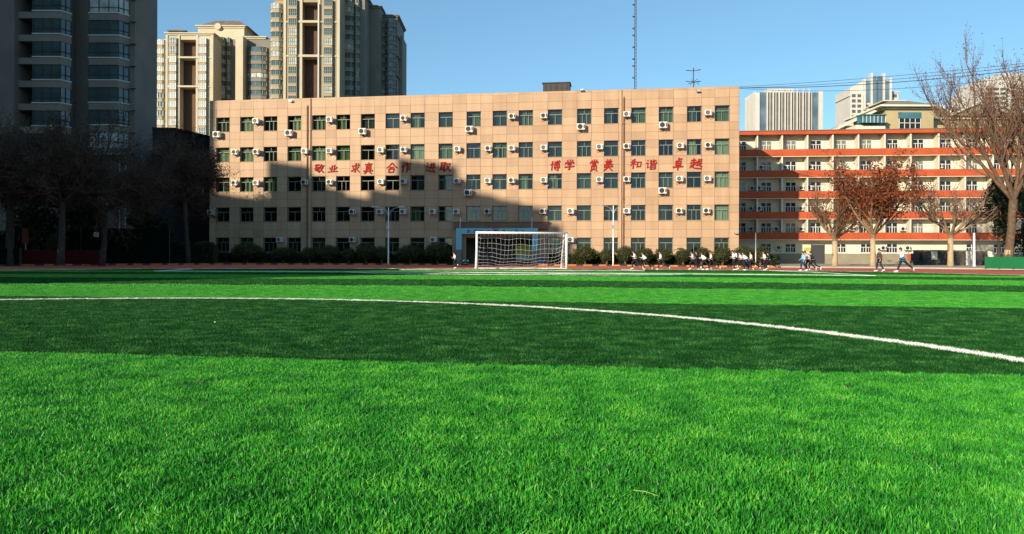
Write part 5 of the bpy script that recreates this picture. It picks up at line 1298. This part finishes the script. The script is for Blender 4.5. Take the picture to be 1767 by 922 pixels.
    for k in range(2):
        for i in range(n): b.f.append((k*n+i, k*n+(i+1) % n, (k+1)*n+(i+1) % n, (k+1)*n+i)); b.m.append(0)
    out['tied_jacket'] = b.mesh('tied_jacket', CL['blue'], True)
    v = [(pel + V((0,0,.03)), .14, .115)]; e = []
    for s in (0, 1):
        i = len(v); kn, an = V(P['kn'][s]), V(P['an'][s]); v += [(hip[s], .105, .105), (hip[s].lerp(kn, .5), .09, .09), (kn, .07, .07), (kn.lerp(an, .4), .066, .066), (an.lerp(kn, .05), .055, .055)]; e += [(0, i)] + [(i + k, i + k + 1) for k in range(4)]
    out['trousers'] = ensure_skin('trousers', v, e, 0, 1)
    for s in (0, 1):
        an, toe = V(P['an'][s]), V(P['toe'][s]); d = (toe - an).normalized(); heel = an - V((d.x, 0, d.z)) * .03 + V((-.03, 0, -.03))
        low = min(an.z, toe.z); b = MB(); b.tube([an + V((-.03, 0, .02)), an.lerp(toe, .0) + V((-.035, 0, -.035)), an.lerp(toe, .5) + V((0, 0, -.008)), toe + d * .05], [.048, .052, .05, .028], 9)
        out['shoe%d' % s] = b.mesh('shoe', CL['shoe'], True)
    b = MB(); c = ch + V((-.20, 0, .0)); b.blob(c, .10, .15, .21, 10, 8); out['backpack'] = b.mesh('backpack', CL['white'], True)
    allz = min(min(p.co.z for p in out[k].vertices) for k in ('shoe0', 'shoe1', 'body', 'trousers'))
    top = max(p.co.z for p in out['hair'].vertices)
    return out, allz, top
PM = {k: build_pose(k, p) for k, p in POSES.items()}
def person(px, yfeet, ytop, pz, label, top='white', legs='black', ang=180, extra=(), hair='ponytail', face=None, z0=-.004, loc=None, group='students running on the track'):
    me, zmin, ztop = PM[pz]; g0 = ground(px, yfeet, z0) if loc is None else Vector(loc)
    s = (deep(px, ytop, g0.y).z - g0.z) / (ztop - zmin)
    o = thing('person', label, 'person', (g0.x, g0.y, g0.z - zmin * s), R(ang), group); o.scale = (s, s, s)
    def part(nm, m=None, k=None):
        c = put(k or nm, me[nm], o)
        if m:
            c.material_slots[0].link = 'OBJECT'; c.material_slots[0].material = m
        return c
    for k in ('body', 'jacket', 'trousers'):
        if not me[k].materials: me[k].materials.append(M['skin'])
    part('body', M['skin']); part('nose_and_ears'); part('eyes'); part('hair')
    if hair == 'ponytail': part('ponytail')
    part('jacket', CL[top]); part('trousers', CL[legs]); part('shoe0', k='shoe'); part('shoe1', k='shoe')
    for x in extra: part(x[0], CL[x[1]])
    return o
G = 'students running on the track'
person(1097, 466.0, 432, 'stride', 'leftmost runner in white top, arms bent, on the red track')
person(1113, 466.2, 434.5, 'reach', 'second runner from left in a short white top and black trousers', ang=176)
person(1141, 466.0, 433, 'long', 'lone runner in white top between two small groups, striding', ang=183)
person(1197, 466.2, 433, 'stride', 'runner in pale lilac top at the head of the middle group', top='lilac')
person(1204, 465.8, 433, 'lift', 'runner in navy clothes half hidden behind the lilac one', top='navy', legs='navy')
person(1215, 466.4, 435, 'reach', 'runner in white top leaning forward in the middle of the group', ang=186, hair='short')
person(1228, 465.8, 433, 'long', 'last runner of the middle group in white top with ponytail', top='cream')
person(1267, 467.0, 431.5, 'lift', 'runner in white with a white backpack leading the right group', extra=(('backpack', 'white'),))
person(1279.5, 466.0, 434, 'stride', 'runner in white half hidden behind the blue waisted one', top='white')
person(1286.5, 467.2, 434, 'reach', 'runner in white top with blue jacket round the waist, right group', extra=(('tied_jacket', 'blue'),), ang=178)
person(1297, 466.2, 433.5, 'long', 'runner in cream top beside the blue waisted runner', top='cream', hair='short')
person(1320, 467.2, 433, 'lift', 'runner in white top with both feet close together, last of right group')
person(1328.5, 466.4, 435, 'stride', 'runner in black behind the last white top', top='black', ang=184)
person(1386, 468.0, 433.5, 'walk', 'runner in pale blue and blue jacket before the dark doorway', top='lightblue', legs='navy', extra=(('tied_jacket', 'blue'),), hair='short')
person(1394.5, 467.6, 433, 'reach', 'runner in white jacket between the blue and the black one', top='lilac', hair='short')
person(1403, 467.8, 433.5, 'stride', 'runner all in black before the dark doorway', top='black', hair='short')
person(1517.5, 469.0, 428.5, 'walk', 'jogger in dark brown jacket and navy trousers before the russet tree', top='brown', legs='navy', hair='short')
person(1557, 469.8, 427, 'long', 'large runner in white top with bright blue jacket tied round the waist', top='white', extra=(('tied_jacket', 'blue'),), hair='short')
person(785.5, 463.3, 434.5, 'lift', 'student in white top stepping past the left gate post in shade', ang=200)
l0, l1 = SF.world(SF.at(800.5, 455, -2.0)[0], -2.0, .15), SF.world(SF.at(807, 455, -2.0)[0], -2.0, .15)
person(800, 458, 446.2, 'sit', 'left one of two students sitting on the ground in the entrance', loc=l0, ang=-60, legs='black', group='students sitting in the entrance')
person(807, 458, 446.5, 'sit', 'right one of two students sitting on the ground in the entrance', loc=l1, ang=-110, legs='navy', group='students sitting in the entrance')

# ---------------------------------------------------------------- bits lying on the turf
M['straw'] = mat('pale_straw', (.28, .42, .12), .6); M['dry_leaf'] = mat('dry_leaf', (.05, .04, .03), .8, .2, 20); M['paper'] = mat('paper_scrap', (.75, .75, .72), .8)
a_, c_ = ground(1092, 846, .05), ground(1136, 856, .05)
b = MB(); d = c_ - a_; b.tube([Vector((0, 0, 0)), d * .5 + Vector((0, 0, .006)), d], [.0012, .0018, .0007], 5)
tag(b.build('straw', M['straw'], loc=a_), 'long pale straw lying across the near bright turf', 'straw')
for px, py, m_, lab, cat, nm in ((371, 557, 'paper', 'white paper scrap on the near dark turf stripe', 'litter', 'paper_scrap'), (1462, 666, 'dry_leaf', 'curled dry leaf at the edge of near bright turf stripe', 'leaf', 'dry_leaf'), (234, 516, 'paper', 'white scrap beside the circle line at left', 'litter', 'paper_scrap')):
    g_ = ground(px, py, .05); b = MB(); s = .032 if m_ == 'dry_leaf' else .014
    v = [(-s, 0, .012), (-s*.4, -s*.5, 0), (s*.5, -s*.4, .01), (s, 0, .02), (s*.4, s*.5, .004), (-s*.5, s*.45, .008), (0, 0, .012)]
    b.add(v, ((0, 1, 6), (1, 2, 6), (2, 3, 6), (3, 4, 6), (4, 5, 6), (5, 0, 6)))
    tag(b.build(nm, M[m_], loc=g_), lab, cat)
